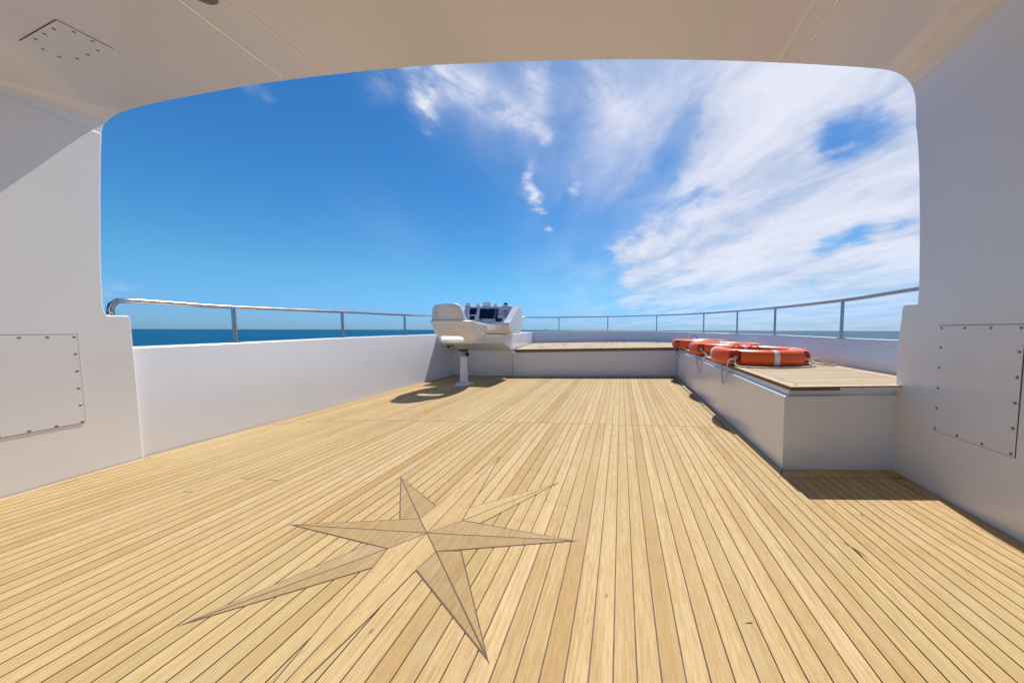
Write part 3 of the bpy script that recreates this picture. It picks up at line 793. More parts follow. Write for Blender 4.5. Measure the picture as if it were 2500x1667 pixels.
    m = MB(); m.tube(ring, .0065, 8, closed=True); wh = fin(m.build('steering_wheel', M['chrome'], root, smooth=True))
    sgn = 1 if (w_.z * -1) > 0 else -1
    arc = [wc + u * R * math.cos(a) + w_ * (-R) * math.sin(a) for a in [sgn * (rad(35) + rad(110) * i / 16) for i in range(17)]]
    m = MB(); m.tube(arc, .0095, 10); m.build('grip', M['collar'], wh, smooth=True)
    Hm = Matrix.Translation(wc) @ Matrix(((u.x, -w_.x, ax.x, 0), (u.y, -w_.y, ax.y, 0), (u.z, -w_.z, ax.z, 0), (0, 0, 0, 1)))
    m = MB(); m.box(-.056, .056, -.035 * sgn - .032, -.035 * sgn + .032, -.012, .012, Hm); m.build('hub', M['black'], wh, bev=.006)
    m = MB()
    m.tube([wc - ax * .01, wc - ax * .05 - Vector((0, 0, .03)), wc - ax * .06 - Vector((0, 0, .088))], .014, 10)
    m.build('bracket', M['chrome'], wh, smooth=True)
    # throttle levers at the starboard end of the dash
    m = MB(); a = Vector((-1.985, 5.16, .964)); m.tube([a, a + Vector((.004, -.015, .03)), a + Vector((.0, -.03, .055))], .007, 8); m.lathe([(0, -.016), (.013, -.010), (.013, .010), (0, .016)], 12, Matrix.Translation(a + Vector((0, -.033, .065))), cap=False)
    fin(m.build('throttle_lever', M['chrome'], root, smooth=True, auto=40))
    # domes on top of the pod
    def cap_(x, y, r, h, name='antenna_cap', mat='white', base=1.2835):
        m = MB(); m.lathe([(0, 0), (r, 0), (r, h * .55), (r * .93, h * .62), (r * .93, h * .68), (r * .97, h * .72), (r * .90, h * .95), (r * .78, h), (0, h)], 24, Matrix.Translation((x, y, base)), cap=False)
        return fin(m.build(name, M[mat], root, smooth=True, auto=30))
    cap_(-2.79, 5.50, .055, .062); cap_(-2.605, 5.50, .045, .038); cap_(-2.435, 5.50, .083, .072, 'radar_cap'); cap_(-2.275, 5.50, .036, .038)
    cp = cap_(-2.085, 5.48, .062, .020, 'compass', 'white')
    m = MB(); m.lathe([(.042, 0), (.041, .014), (.034, .030), (.020, .040), (0, .044)], 24, Matrix.Translation((-2.085, 5.48, 1.301)), cap=False); m.build('compass_bowl', M['dome'], cp, smooth=True)
    # screwed access panel under the cabinet
    m = MB(); m.box(-3.085, -2.022, 5.5395, 5.5435, .112, .456); ap = fin(m.build('access_panel', M['panel'], root))
    m = MB(); m.box(-3.089, -2.018, 5.5425, 5.5445, .108, .460); m.build('gasket', M['recess'], ap)
    pts = [(-3.06 + i * .169, 5.5395, z) for i in range(7) for z in (.128, .442)] + [(-3.06, 5.5395, .285), (-2.045, 5.5395, .285)]
    screws(pts, (0, -1, 0), 'screw', ap, .0065)
    m = MB(); m.box(-3.0, -2.7, 4.9975, 5.004, .787, .790); 
    return root
console()

# ------------------------------------------------------------------ helm chair
def chair():
    X, Y = -2.432, 4.59
    root = empty('helm_chair', (X, Y, 0)); tag(root, 'white moulded helm chair on a pedestal, its back to the viewer', 'helm chair')
    # ---- tub, lofted; angle 0 = +x, 90 = +y(front)
    n = 64
    def sq(a, hx, hy, p):
        c, s = math.cos(a), math.sin(a)
        return (hx * math.copysign(abs(c) ** (2 / p), c), hy * math.copysign(abs(s) ** (2 / p), s))
    def rim_z(a):
        s = math.sin(a)                      # -1 back, +1 front
        back = 1.0 - min(1, max(0, (s + 1) / 2))
        return lerp_tab([(-1, .985), (-.5, .980), (0, .958), (.35, .935), (.55, .90), (.7, .845), (.82, .775), (.9, .752), (1, .745)], s)
    zc0 = .645
    bx, by_ = .020, -.125; byb = -.145                     # tub centre relative to the post
    def outer(a, t):
        # t 0 bottom .. 1 rim
        s_ = math.sin(a); hx = .190 + .118 * min(1, (t * 1.9)) ** .5 + .012 * t; hy = .190 + .055 * max(0, s_) + (.140 - .055 * max(0, s_)) * min(1, (t * 1.7)) ** .55 + (.02 + .02 * max(0, s_)) * t
        x, y = sq(a, hx, hy, 2.5 + .75 * (s_ + 1) if s_ > -1 else 2.5)
        lean = -.030 * t * (1 - math.sin(a)) / 2
        z = zc0 + .045 * max(0, math.sin(a)) * (1 - t) + (rim_z(a) - zc0) * t
        return Vector((bx + x, by_ + y + .03 * (1 - t) + lean, z))
    lv = [0, .04, .10, .18, .28, .40, .52, .64, .74, .82, .86]
    rows = [[outer(2 * PI * i / n, t) for i in range(n)] for t in lv]
    def off(row, k, dz): 
        c = Vector((bx, by_, 0)); out = []
        for v in row:
            d = Vector((v.x - c.x, v.y - c.y, 0)).normalized(); out.append(Vector((v.x + d.x * k, v.y + d.y * k, v.z + dz)))
        return out
    rim = rows[-1]
    top = [outer(2 * PI * i / n, 1.0) for i in range(n)]
    rows += [off(rim, .001, .001), off(rim, .018, .003), off(rim, .022, .010), off(top, .022, -.014), off(top, .014, -.003), off(top, -.004, .0), off(top, -.014, -.008)]
    # inside of the tub
    for t in (.84, .7, .55, .42, .33):
        rows.append(off([outer(2 * PI * i / n, t) for i in range(n)], -.026, 0))
    # seat pan
    base_in = off([outer(2 * PI * i / n, .25) for i in range(n)], -.04, 0)
    for k in (.92, .6, .25):
        r = []
        for v in base_in:
            x = bx + (v.x - bx) * k; y = by_ + (v.y - by_) * k; r.append(Vector((x, y, 0.700 + .066 * max(0, min(1, (y - by_ + .25) / .5)))))
        rows.append(r)
    vs = [v for r in rows for v in r]; fs = []
    for j in range(len(rows) - 1):
        for i in range(n): fs.append((j * n + i, j * n + (i + 1) % n, (j + 1) * n + (i + 1) % n, (j + 1) * n + i))
    fs.append(tuple(range(n - 1, -1, -1))); k = (len(rows) - 1) * n; fs.append(tuple(k + i for i in range(n)))
    me = mesh('seat_tub', vs, fs)
    tub = link('seat_tub', me, M['chair'], root, smooth=True, auto=50)
    # slot through the back of the tub
    c = MB(); hw, hh = .178, .045; prof = []
    for sx, a0 in ((1, -90), (-1, 90)):
        for i in range(9):
            a = rad(a0 + 180 * i / 8); prof.append((sx * (hw - hh) + hh * math.cos(a), .716 + hh * math.sin(a)))
    nn = len(prof); ya, yb = byb - .42, byb - .14
    c.add([(.015 + x, ya, z) for x, z in prof] + [(.015 + x, yb, z) for x, z in prof], [tuple(range(nn)), tuple(range(2 * nn - 1, nn - 1, -1))] + [(i, nn + i, nn + (i + 1) % nn, (i + 1) % nn) for i in range(nn)])
    cm_ = mesh('c', c.v, c.f); bm = bmesh.new(); bm.from_mesh(cm_); bmesh.ops.recalc_face_normals(bm, faces=bm.faces); bm.to_mesh(cm_); bm.free()
    cut = bpy.data.objects.new('cut', cm_); COL.objects.link(cut)
    cut.matrix_world = Matrix.Translation((X, Y, 0)); 
    md = tub.modifiers.new('b', 'BOOLEAN'); md.operation = 'DIFFERENCE'; md.object = cut; md.solver = 'EXACT'
    bpy.context.view_layer.update()
    dg = bpy.context.evaluated_depsgraph_get(); me2 = bpy.data.meshes.new_from_object(tub.evaluated_get(dg))
    tub.modifiers.remove(md); tub.data = me2
    bpy.data.objects.remove(cut, do_unlink=True)
    # ---- upper backrest: tapered curved slab
    B = MB(); cols = 17; rws = 12; front = []; back = []
    zb, zt_ = .955, 1.205
    for j in range(rws):
        t = j / (rws - 1); z = zb + (zt_ - zb) * t
        hw_ = .262 - .070 * t
        # round the upper corners
        if t > .8: hw_ -= .045 * ((t - .8) / .2) ** 2.2
        cx = .012 + .0 * t
        for i in range(cols):
            u = -1 + 2 * i / (cols - 1)
            yv = byb - .345 - .055 * t + .085 * (abs(u) ** 3.0) * (1 - .2 * t)
            zz = z + .010 * u * t
            back.append((cx + u * hw_, yv, zz)); front.append((cx + u * hw_ * .985, yv + .035, zz))
    m_ = len(back); vs = back + front; fs = []
    for j in range(rws - 1):
        for i in range(cols - 1):
            a = j * cols + i; fs.append((a, a + 1, a + cols + 1, a + cols)); fs.append((m_ + a, m_ + a + cols, m_ + a + cols + 1, m_ + a + 1))
        a = j * cols; fs.append((a, a + cols, m_ + a + cols, m_ + a)); a = j * cols + cols - 1; fs.append((a, m_ + a, m_ + a + cols, a + cols))
    for i in range(cols - 1):
        fs.append((i, m_ + i, m_ + i + 1, i + 1)); a = (rws - 1) * cols + i; fs.append((a, a + 1, m_ + a + 1, m_ + a))
    link('backrest', mesh('backrest', vs, fs), M['chair'], root, smooth=True, auto=45, bev=.008, seg=3)
    # ---- pedestal
    m = MB(); m.lathe([(.060, .045), (.058, .08), (.050, .30), (.0475, .46)], 28); m.build('post', M['chair'], root, smooth=True, auto=40)
    m = MB(); m.lathe([(0, 0), (.160, 0), (.160, .006), (.13, .016), (.075, .044), (.062, .052), (0, .052)], 12, cap=False); ft = m.build('foot', M['foot'], root)
    screws([(.13 * math.cos(a), .13 * math.sin(a), .0145) for a in [rad(30 + 60 * i) for i in range(6)]], (0, 0, 1), 'bolt', ft, .007)
    m = MB(); m.lathe([(.058, .435), (.060, .44), (.060, .512), (.057, .516)], 28); m.build('sleeve', M['grey'], root, smooth=True, auto=40)
    m = MB(); m.lathe([(.064, .520), (.070, .524), (.070, .550), (.064, .554)], 28); m.build('collar', M['collar'], root, smooth=True, auto=40)
    m = MB(); m.box(-.065, .062, -.06, .06, .5545, .648); m.box(-.135, -.0655, -.035, .035, .575, .640); br = m.build('bracket', M['grey'], root, bev=.006)
    m = MB(); rx = Matrix.Rotation(PI / 2, 4, 'X')
    m.lathe([(0, -.02), (.022, -.018), (.030, -.006), (.030, .008), (.022, .02), (0, .022)], 20, Matrix.Translation((.082, -.045, .476)) @ Matrix.Rotation(rad(70), 4, 'X') @ Matrix.Rotation(rad(25), 4, 'Y'), cap=False)
    m.tube([(.055, 0, .476), (.08, -.04, .476)], .008, 8); m.build('clamp_knob', M['black'], root, smooth=True, auto=40)
    m = MB(); m.tube([(-.13, -.01, .612), (-.175, -.03, .606), (-.20, -.035, .603)], .006, 8); m.lathe([(0, -.034), (.016, -.026), (.024, -.006), (.020, .010), (0, .014)], 16, Matrix.Translation((-.222, -.04, .600)), cap=False)
    m.build('swivel_lever', M['black'], root, smooth=True, auto=40)
chair()

# ------------------------------------------------------------------ life rings
def ring(cx, cy, R, rot, tilt_x, tilt_y, label, zlift=0.0):
    """local frame: ring lies in xy, bottom at z=0"""
    root = empty('life_ring', (cx, cy, zt(cx, cy) + .001 + zlift)); root.rotation_euler = (tilt_x, tilt_y, 0)
    tag(root, label, 'life ring', 'orange life rings on the side bench')
    w, h = .073, .075; Rc = R - w; NA = 192; NP = 28
    nots = [rad(rot + 45 + 90 * k) for k in range(4)]; bands = [rad(rot + 90 * k) for k in range(4)]
    def dang(a, b): return (a - b + PI) % (2 * PI) - PI
    def prof(k):
        a = 2 * PI * k / NP; c, s = math.cos(a), math.sin(a); p = 2.55
        return w * math.copysign(abs(c) ** (2 / p), c), h * math.copysign(abs(s) ** (2 / p), s)
    vs = []; mats = []
    half = rad(7.2)
    for i in range(NA):
        a = 2 * PI * i / NA
        d = min(abs(dang(a, q)) for q in nots)
        cut = max(0.0, 1 - (d / half) ** 2) if d < half else 0
        cut = cut ** .5
        for k in range(NP):
            x, z = prof(k)
            # scoop at the outside, like a half-moon
            if cut > 0:
                lim = w - .062 * cut * max(0, 1 - ((z - .014) / (h * .72)) ** 2) ** .5 if abs(z - .014) < h * .72 else w
                x = min(x, lim)
            vs.append(((Rc + x) * math.cos(a), (Rc + x) * math.sin(a), h + z))
    fs = []; mi = []
    for i in range(NA):
        j = (i + 1) % NA; a = 2 * PI * (i + .5) / NA; d = min(abs(dang(a, q)) for q in nots)
        for k in range(NP):
            l = (k + 1) % NP; fs.append((i * NP + k, j * NP + k, j * NP + l, i * NP + l))
            xm = (prof(k)[0] + prof(l)[0]) / 2; zm = (prof(k)[1] + prof(l)[1]) / 2
            mi.append(1 if (d < half * .97 and xm > w * .30 and abs(zm - .014) < h * .66) else 0)
    me = mesh('float_body', vs, fs)
    o = link('float_body', me, [M['orange'], M['socket_shade']], root, smooth=True, auto=38)
    me.polygons.foreach_set('material_index', mi)
    for q in bands:
        b = MB(); vs = []; ns = 7; hb = .024 / R * .95
        for i in range(ns):
            a = q - hb + 2 * hb * i / (ns - 1)
            for k in range(NP):
                x, z = prof(k); e = 1.022 if 0 < i < ns - 1 else 1.008
                vs.append(((Rc + x * e) * math.cos(a), (Rc + x * e) * math.sin(a), h + z * e))
        fs = [(i * NP + k, (i + 1) * NP + k, (i + 1) * NP + (k + 1) % NP, i * NP + (k + 1) % NP) for i in range(ns - 1) for k in range(NP)]
        b.add(vs, fs); b.build('reflective_band', M['tape'], root, smooth=True)
    def npos(k, r=0): a = nots[k % 4]; return Vector(((R - .030 + r) * math.cos(a), (R - .030 + r) * math.sin(a), h - .004))
    for k in range(4):
        p = npos(k); m = MB()
        ax = Vector((math.cos(nots[k]), math.sin(nots[k]), 0)); tn = Vector((-ax.y, ax.x, 0))
        m.tube([p + tn * .012 * math.cos(t) + Vector((0, 0, .012 * math.sin(t))) + ax * (.006 * t / 3 - .006) for t in [i * .55 for i in range(24)]], .0052, 7)
        m.tube([p - ax * .03, p + ax * .012], .006, 7)
        m.build('rope_knot', M['rope'], root, smooth=True)
    return root, npos
def rope(root, pts, r, name='grab_rope', mat='rope', world=True, n=9):
    if world:
        bpy.context.view_layer.update(); inv = root.matrix_world.inverted(); pts = [inv @ Vector(p) if not isinstance(p, tuple) or len(p) == 3 else p for p in pts]
    m = MB(); m.tube(smooth_path(pts, n), r, 8); return m.build(name, M[mat], root, smooth=True)
def W(root, v): bpy.context.view_layer.update(); return root.matrix_world @ v

r1, n1 = ring(1.372, 3.230, .447, -92, rad(.7), 0, 'nearest of the orange life rings, white rope looping over the bench edge')
r2, n2 = ring(1.400, 4.310, .458, -102, 0, 0, 'middle orange life ring of the three, half hidden behind the nearest one')
r3_, n3 = ring(1.365, 5.530, .458, -112, 0, 0, 'farthest orange life ring with a dark cord draped over it')
def K(pts, k, off=.008):
    out = []
    for x, y, z in pts:
        x, y, z = x * k, y * k, .85 + (z - .85) * k
        if x > .992 and z > .5: z = max(z, zt(x, y) + off)
        if z < .52: x = min(x, inx(y) - .012)
        out.append((x, y, z))
    return out
# nots index: rot+45+90k ; for r1: k0=-47 (front right), k3=223=-137 (front left)
def bench_rope(root, npf, k_from, k_to, pts_mid, rr=.0076, name='grab_rope'):
    a = W(root, npf(k_from, .012)); b = W(root, npf(k_to, .012))
    return rope(root, [a] + [Vector(p) for p in pts_mid] + [b], rr, name)
zb = lambda x, y: zt(x, y) + .008
# near ring: along the front, lying on the teak
bench_rope(r1, n1, 3, 0, K([(.985, 2.735, .560), (1.005, 2.690, .530), (1.06, 2.640, zb(1.06, 2.64)), (1.18, 2.600, zb(1.18, 2.60)), (1.32, 2.600, zb(1.32, 2.60)), (1.45, 2.625, zb(1.45, 2.62)), (1.56, 2.665, zb(1.56, 2.66)), (1.625, 2.715, .545), (1.640, 2.745, .570)], 1.055))
# near ring: loop hanging over the bench side
a = W(r1, n1(3, .012)); b2 = W(r1, n1(2, .012))
rope(r1, [a] + K([(.985, 2.775, .597), (.958, 2.775, .600), (.935, 2.775, .560), (.928, 2.765, .49), (.920, 2.77, .43), (.918, 2.79, .388), (.920, 2.83, .372), (.925, 2.87, .385), (.930, 2.90, .42), (.935, 2.93, .48), (.945, 2.97, .535), (.975, 3.05, .545), (.95, 3.2, .56)], 1.055) + [b2], .0076)
# near ring: right-hand loop lying out on the teak
a = W(r1, n1(0, .012))
rope(r1, [a] + K([(1.660, 2.790, .607), (1.700, 2.790, .605), (1.755, 2.770, .570), (1.800, 2.750, .545), (1.812, 2.760, .532), (1.79, 2.80, .535), (1.76, 2.86, .535), (1.755, 2.92, .555), (1.75, 2.98, .58)], 1.055), .0076)
# middle ring loops
a = W(r2, n2(3, .012))
rope(r2, [a] + K([(.955, 3.53, .56), (.945, 3.53, .50), (.932, 3.53, .44), (.925, 3.55, .395), (.922, 3.60, .372), (.922, 3.66, .385), (.925, 3.72, .44), (.93, 3.78, .50), (.95, 3.84, .55)], 1.11), .0068)
rope(r2, [a] + K([(.985, 3.55, .575), (1.00, 3.52, .548), (1.03, 3.49, zb(1.03, 3.49)), (1.10, 3.46, zb(1.1, 3.46)), (1.18, 3.44, zb(1.2, 3.44))], 1.11), .0068)
rope(r2, K([(.960, 4.00, .585), (.92, 3.95, .590), (.88, 3.90, .56), (.855, 3.86, .51)], 1.11), .0048)
# far ring: pale rope end and dark cord
a = W(r3_, n3(3, .012))
rope(r3_, [a] + K([(.835, 4.84, .60), (.835, 4.82, .55), (.85, 4.80, .49), (.865, 4.80, .46)], 1.106), .0068)
def plain_rope(pts, r, name, mat, label, cat, n=9):
    m = MB(); m.tube(smooth_path(pts, n), r, 7); o = m.build(name, M[mat], None, smooth=True); tag(o, label, cat); return o
m = MB()
m.tube(smooth_path(K([(1.04, 4.82, .698), (.98, 4.76, .694), (.90, 4.77, .690), (.855, 4.80, .665), (.835, 4.83, .60), (.85, 4.80, .53), (.885, 4.76, .47), (.895, 4.75, .45)], 1.106), 8), .0045, 7)
m.tube(smooth_path(K([(1.04, 4.82, .698), (1.10, 4.80, .700), (1.13, 4.82, .698), (1.08, 4.84, .698)], 1.106), 8), .0045, 7)
arc = K([(1.12 + .055 * math.cos(t), 4.83, .695 + .075 * math.sin(t)) for t in [PI * i / 14 for i in range(15)]], 1.106)
m.tube(arc, .0045, 7)
o = m.build('cord', M['cord'], None, smooth=True); tag(o, 'thin black cord looped over the farthest life ring', 'cord')
# coil standing inside the near ring
m = MB()
for cx0, yy, rr in ((1.163, 3.20, .050), (1.325, 3.17, .058)):
    m.tube(smooth_path(K([(cx0 - rr * 1.25, yy, zb(1.2, yy)), (cx0 - rr * 1.12, yy, .61), (cx0 - rr, yy, .668), (cx0 - rr * .4, yy, .706), (cx0 + rr * .25, yy, .704), (cx0 + rr * .9, yy, .66), (cx0 + rr * 1.1, yy - .02, .60), (cx0 + rr * 1.2, yy - .05, zb(1.2, yy))], 1.055), 6), .0048, 7)
o = m.build('cord', M['cord'], None, smooth=True); tag(o, 'black cord standing in two hoops inside the nearest life ring', 'cord')
m = MB(); pts = []
for i in range(120):
    t = i / 119 * 2 * PI * 4; k = i / 119
    pts.append((1.33 + (.145 - .015 * k) * math.cos(t) + .01 * math.sin(t * 2.3), 3.14 + (.10 - .01 * k) * math.sin(t), .540 + .112 * k + .006 * math.sin(3 * t)))
m.tube(K(pts, 1.055), .008, 7); o = m.build('rope_coil', M['browncord'], None, smooth=True); tag(o, 'brown rope coil lying inside the nearest life ring', 'rope coil')
# folded blue cloth inside the middle ring
m = MB(); bm = bmesh.new(); bmesh.ops.create_grid(bm, x_segments=14, y_segments=10, size=.5)
for v in bm.verts:
    x, y = v.co.x, v.co.y; e = max(0, 1 - (2 * abs(x)) ** 4) * max(0, 1 - (2 * abs(y)) ** 4)
    v.co = Vector((1.46 + x * .22, 4.46 + y * .24, .548 + .120 * e ** .5 + .018 * noise.noise(Vector((x * 6, y * 6, 2)))))
me = bpy.data.meshes.new('cloth'); bm.to_mesh(me); bm.free()
o = link('cloth', me, M['blue'], None, smooth=True); tag(o, 'crumpled dark blue cloth lying inside the middle life ring', 'cloth')
sm = o.modifiers.new('thick', 'SOLIDIFY'); sm.thickness = .004

# ------------------------------------------------------------------ light, sky
SUN_EL = 58.5; SUN_AZ = 10.5      # azimuth clockwise from +Y
def lighting():
    d = Vector((math.sin(rad(SUN_AZ)) * math.cos(rad(SUN_EL)), math.cos(rad(SUN_AZ)) * math.cos(rad(SUN_EL)), math.sin(rad(SUN_EL))))
    s = bpy.data.lights.new('sun', 'SUN'); s.energy = 4.4; s.angle = rad(.5); s.color = (1, .955, .885)
    o = bpy.data.objects.new('sun', s); COL.objects.link(o); o.rotation_euler = d.to_track_quat('Z', 'Y').to_euler(); o.location = d * 50
    w = bpy.data.worlds.new('World'); scene.world = w; w.use_nodes = True; nt = w.node_tree; nt.nodes.clear()
    out = N(nt, 'ShaderNodeOutputWorld'); bg = N(nt, 'ShaderNodeBackground'); L(nt, bg.outputs[0], out.inputs[0])
    sky = N(nt, 'ShaderNodeTexSky', sky_type='NISHITA'); sky.sun_disc = False; sky.sun_elevation = rad(SUN_EL); sky.sun_rotation = rad(SUN_AZ)
    sky.air_density = 1.0; sky.dust_density = .25; sky.ozone_density = 2.2; sky.altitude = 0
    co = N(nt, 'ShaderNodeTexCoord').outputs['Generated']
    nrm = N(nt, 'ShaderNodeVectorMath', operation='NORMALIZE'); L(nt, co, nrm.inputs[0]); dv = nrm.outputs[0]
    sp = N(nt, 'ShaderNodeSeparateXYZ'); L(nt, dv, sp.inputs[0]); dx, dy, dz = sp.outputs
    # grade of the clear sky: deep overhead, moist bluish air low over the water
    hs = N(nt, 'ShaderNodeHueSaturation'); hs.inputs['Saturation'].default_value = SKY['sat']; hs.inputs['Value'].default_value = SKY['val']; L(nt, sky.outputs[0], hs.inputs['Color'])
    skyc = mixc(nt, 1.0, hs.outputs[0], mixc(nt, ramp(nt, dz, .10, .50), mixc(nt, ramp(nt, dz, .0, .16), SKY['low'], SKY['mid']), SKY['top']), 'MULTIPLY')
    # project onto a cloud sheet
    zz = mth(nt, 'ADD', mth(nt, 'MAXIMUM', dz, 0.0), .10)
    px = mth(nt, 'DIVIDE', dx, zz); py = mth(nt, 'DIVIDE', dy, zz)
    cb = N(nt, 'ShaderNodeCombineXYZ'); L(nt, px, cb.inputs[0]); L(nt, py, cb.inputs[1]); P = cb.outputs[0]
    def warp(vec, scale, amt, seed, det):
        n = N(nt, 'ShaderNodeTexNoise'); setin(n, Scale=scale, Detail=det, Roughness=.6); L(nt, mapping(nt, vec, loc=(seed, seed * .7, 0)), n.inputs['Vector'])
        k = N(nt, 'ShaderNodeVectorMath', operation='MULTIPLY_ADD'); L(nt, n.outputs['Color'], k.inputs[0]); k.inputs[1].default_value = (amt,) * 3; L(nt, vec, k.inputs[2])
        return k.outputs[0]
    Pw = warp(P, 1.3, .42, 3.1, 4.0)
    streak = nz(nt, mapping(nt, mapping(nt, Pw, rot=(0, 0, rad(-22))), (1.5, .55, 1)), 1.7, 7, .56)
    tuft = nz(nt, mapping(nt, mapping(nt, Pw, rot=(0, 0, rad(-30))), (1.5, 1.0, 1), loc=(9.1, 2.2, 0)), 7.0, 5, .62)
    wisp = nz(nt, mapping(nt, mapping(nt, Pw, rot=(0, 0, rad(35))), (2.0, .8, 1), loc=(1.1, 7.7, 0)), 4.2, 6, .62)
    # directions are nudged by the noise so that no bank has a smooth outline
    wn_ = N(nt, 'ShaderNodeTexNoise'); setin(wn_, Scale=3.4, Detail=4.0, Roughness=.62); L(nt, P, wn_.inputs['Vector'])
    dn = N(nt, 'ShaderNodeVectorMath', operation='MULTIPLY_ADD'); L(nt, wn_.outputs['Color'], dn.inputs[0]); dn.inputs[1].default_value = (.10, .10, .10)
    sh = N(nt, 'ShaderNodeVectorMath', operation='SUBTRACT'); L(nt, dv, sh.inputs[0]); sh.inputs[1].default_value = (.05, .05, .05); L(nt, sh.outputs[0], dn.inputs[2])
    nn_ = N(nt, 'ShaderNodeVectorMath', operation='NORMALIZE'); L(nt, dn.outputs[0], nn_.inputs[0]); dvn = nn_.outputs[0]
    def blobs(lst, src):
        acc = None
        for vx, vy, vz, sig, amp in lst:
            dt = N(nt, 'ShaderNodeVectorMath', operation='DOT_PRODUCT'); L(nt, src, dt.inputs[0]); dt.inputs[1].default_value = Vector((vx, vy, vz)).normalized()
            k = 2 / (sig * sig); e = mth(nt, 'EXPONENT', mth(nt, 'MULTIPLY_ADD', dt.outputs['Value'], k, -k))
            acc = mth(nt, 'MULTIPLY_ADD', e, amp, acc if acc is not None else 0.0)
        return acc
    bias = mth(nt, 'MINIMUM', mth(nt, 'MAXIMUM', blobs(BLOBS, dvn), 0.0), .92)
    f = mth(nt, 'MULTIPLY_ADD', tuft, .18, mth(nt, 'MULTIPLY', streak, .82))
    fb = mth(nt, 'MULTIPLY_ADD', bias, CL['bw'], mth(nt, 'MULTIPLY_ADD', f, CL['con'], -.5 * CL['con']))
    dens = mth(nt, 'MULTIPLY', ramp(nt, fb, CL['lo'], CL['hi']), ramp(nt, bias, .04, .22))
    wb = blobs(WISPS, dvn)
    wn = mth(nt, 'MULTIPLY_ADD', tuft, .35, mth(nt, 'MULTIPLY', wisp, .65))
    dens2 = mth(nt, 'MULTIPLY', mth(nt, 'MINIMUM', wb, 1.15), ramp(nt, wn, .36, .60, .14, .98))
    veil = mth(nt, 'MULTIPLY', blobs(VEIL, dv), ramp(nt, streak, .3, .7, .45, 1.15))
    # cloud layers laid over one another
    inv_ = mth(nt, 'MULTIPLY', mth(nt, 'SUBTRACT', 1.0, dens), mth(nt, 'SUBTRACT', 1.0, mth(nt, 'MINIMUM', dens2, 1.0)))
    inv_ = mth(nt, 'MULTIPLY', inv_, mth(nt, 'SUBTRACT', 1.0, mth(nt, 'MINIMUM', veil, .75)))
    gap = ramp(nt, mth(nt, 'MULTIPLY_ADD', f, -2.0, mth(nt, 'MULTIPLY_ADD', blobs(GAPS, dvn), 1.0, 1.0)), .10, 1.45, 0, .92)
    inv_ = mth(nt, 'ADD', inv_, mth(nt, 'MULTIPLY', mth(nt, 'SUBTRACT', 1.0, inv_), gap))
    tot = mth(nt, 'MULTIPLY', mth(nt, 'SUBTRACT', 1.0, inv_), ramp(nt, dz, -.01, .22, .42, 1.0), clamp=True)
    cc = mixc(nt, ramp(nt, f, .36, .62), CLOUD[0], CLOUD[1])
    col = mixc(nt, mth(nt, 'MULTIPLY', tot, .93), skyc, cc)
    L(nt, col, bg.inputs['Color']); bg.inputs['Strength'].default_value = .12
SKY = dict(sat=1.15, val=.80, low=(.33, .66, 1.38), mid=(.42, .90, 1.14), top=(.34, .84, 1.15))
CL = dict(bw=.92, con=1.9, lo=.12, hi=.92)
CLOUD = ((5.0, 5.4, 6.5), (6.6, 6.7, 7.5))
#CLOUDDATA
BLOBS = [(0.345, 0.748, 0.567, 0.14, 0.9), (0.285, 0.807, 0.517, 0.1, 0.8), (0.475, 0.709, 0.521, 0.18, 0.25), (0.238, 0.854, 0.463, 0.07, 0.6), (0.18, 0.891, 0.417, 0.05, 0.5), (0.423, 0.828, 0.368, 0.15, 0.8), (0.578, 0.742, 0.341, 0.12, 0.8), (-0.003, 0.969, 0.246, 0.045, 0.8), (0.095, 0.964, 0.249, 0.06, 0.6), (0.274, 0.919, 0.283, 0.12, 0.75), (0.445, 0.86, 0.249, 0.12, 0.6), (0.151, 0.978, 0.146, 0.12, 0.8), (0.403, 0.905, 0.133, 0.14, 0.7), (0.616, 0.775, 0.141, 0.16, 0.6), (0.515, 0.806, 0.293, 0.1, 0.6), (0.058, 0.985, 0.161, 0.06, 0.6), (0.092, 0.939, 0.331, 0.045, 0.4), (0.557, 0.676, 0.482, 0.15, 0.15), (0.53, 0.846, 0.067, 0.25, 0.25), (0.018, 0.997, 0.081, 0.06, 0.4)]
GAPS = [(0.506, 0.748, 0.43, 0.045, 1.0), (0.467, 0.772, 0.432, 0.035, 0.8), (0.547, 0.719, 0.429, 0.035, 0.7), (0.208, 0.904, 0.373, 0.035, 0.8), (0.258, 0.893, 0.369, 0.025, 0.6), (0.547, 0.806, 0.226, 0.03, 0.9), (0.515, 0.832, 0.207, 0.03, 0.9), (0.572, 0.786, 0.234, 0.025, 0.6), (0.622, 0.746, 0.239, 0.025, 0.7), (0.118, 0.873, 0.473, 0.06, 0.5), (0.494, 0.861, 0.119, 0.02, 0.6), (0.174, 0.962, 0.209, 0.03, 0.5), (0.419, 0.892, 0.166, 0.02, 0.4)]
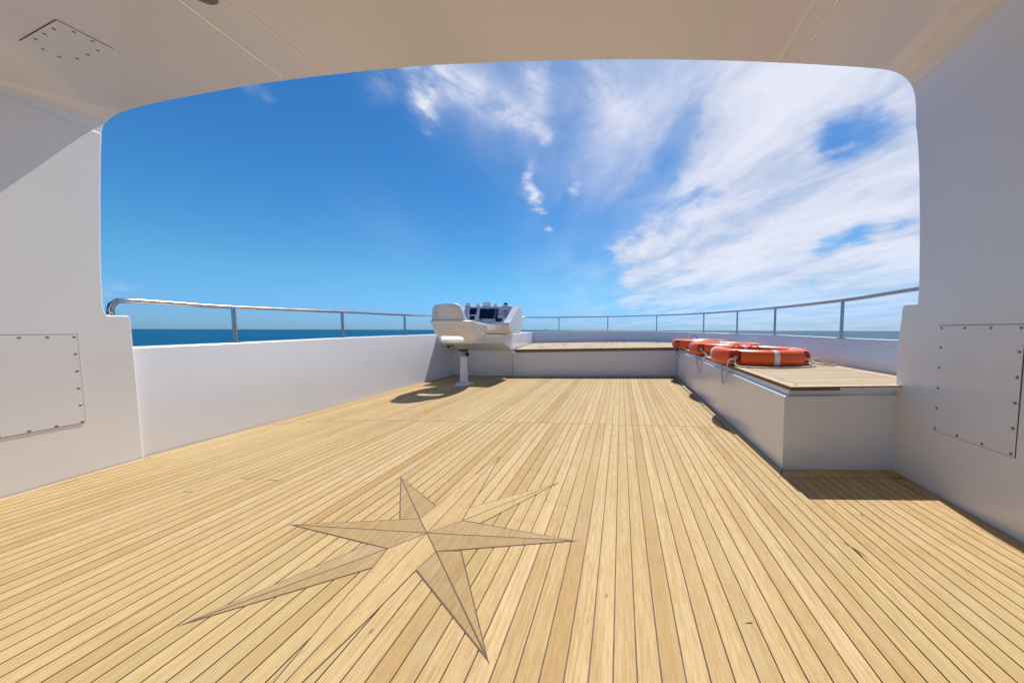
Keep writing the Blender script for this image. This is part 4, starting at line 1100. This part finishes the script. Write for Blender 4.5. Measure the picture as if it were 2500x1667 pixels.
WISPS = [(-0.452, 0.69, 0.566, 0.03, 0.95), (-0.458, 0.705, 0.541, 0.026, 0.95), (-0.463, 0.722, 0.514, 0.022, 0.85), (-0.469, 0.738, 0.485, 0.014, 0.7), (-0.413, 0.71, 0.57, 0.035, 0.75), (-0.378, 0.73, 0.569, 0.035, 0.7), (-0.336, 0.755, 0.563, 0.035, 0.75), (-0.292, 0.78, 0.554, 0.032, 0.8), (-0.249, 0.803, 0.542, 0.028, 0.8), (-0.221, 0.824, 0.521, 0.022, 0.8), (-0.211, 0.841, 0.498, 0.015, 0.7), (-0.203, 0.761, 0.616, 0.035, 0.6), (-0.2, 0.781, 0.592, 0.03, 0.5), (-0.209, 0.802, 0.56, 0.025, 0.45), (-0.256, 0.858, 0.446, 0.014, 0.35), (-0.265, 0.868, 0.42, 0.014, 0.8), (-0.264, 0.88, 0.394, 0.016, 1.1), (-0.248, 0.895, 0.371, 0.015, 1.2), (-0.238, 0.904, 0.355, 0.008, 0.8), (-0.128, 0.895, 0.427, 0.012, 0.5), (-0.141, 0.906, 0.399, 0.014, 0.6), (-0.215, 0.927, 0.307, 0.01, 1.0), (-0.686, 0.565, 0.459, 0.012, 0.22), (-0.676, 0.582, 0.452, 0.01, 0.18), (-0.525, 0.657, 0.541, 0.03, 0.3), (-0.881, 0.469, 0.069, 0.012, 0.5), (-0.044, 0.803, 0.594, 0.07, 0.55), (0.012, 0.84, 0.542, 0.07, 0.35), (-0.063, 0.777, 0.626, 0.05, 0.4)]
VEIL = [(0.074, 0.8, 0.595, 0.26, 0.42), (0.45, 0.748, 0.488, 0.35, 0.5), (0.519, 0.836, 0.176, 0.4, 0.5), (-0.092, 0.844, 0.528, 0.18, 0.22), (0.368, 0.928, 0.049, 0.32, 0.5), (0.658, 0.752, 0.039, 0.35, 0.6), (-0.107, 0.994, 0.026, 0.2, 0.25), (-0.322, 0.749, 0.579, 0.11, 0.3), (-0.596, 0.771, 0.223, 0.12, 0.05)]
#ENDCLOUD
lighting()

# ------------------------------------------------------------------ camera
def camera():
    f, cx, cy, yaw, pitch, roll, H = 752.2175, 1454.7675, 850.3833, -.0809, .059, .0027, .85
    cy_, sy = math.cos(yaw), math.sin(yaw); cp, sp = math.cos(pitch), math.sin(pitch); cr, sr = math.cos(roll), math.sin(roll)
    F = Vector((sy * cp, cy_ * cp, -sp)); r = Vector((cy_, -sy, 0)); u = r.cross(F)
    X = r * cr + u * sr; Yv = -r * sr + u * cr
    c = bpy.data.cameras.new('camera'); c.sensor_fit = 'HORIZONTAL'; c.sensor_width = 36; c.lens = f / 2500 * 36
    c.shift_x = -(cx - 1250) / 2500; c.shift_y = (cy - 833.5) / 2500; c.clip_start = .05; c.clip_end = 100000
    o = bpy.data.objects.new('camera', c); COL.objects.link(o)
    o.matrix_world = Matrix(((X.x, Yv.x, -F.x, 0), (X.y, Yv.y, -F.y, 0), (X.z, Yv.z, -F.z, H), (0, 0, 0, 1)))
    scene.camera = o
camera()
scene.view_settings.view_transform = 'Standard'; scene.view_settings.look = 'None'; scene.view_settings.gamma = 1.0
scene.view_settings.exposure = 0.10
scene.cycles.max_bounces = 8; scene.cycles.diffuse_bounces = 5; scene.cycles.sample_clamp_indirect = 8
try: scene.cycles.use_denoising = True
except Exception: pass
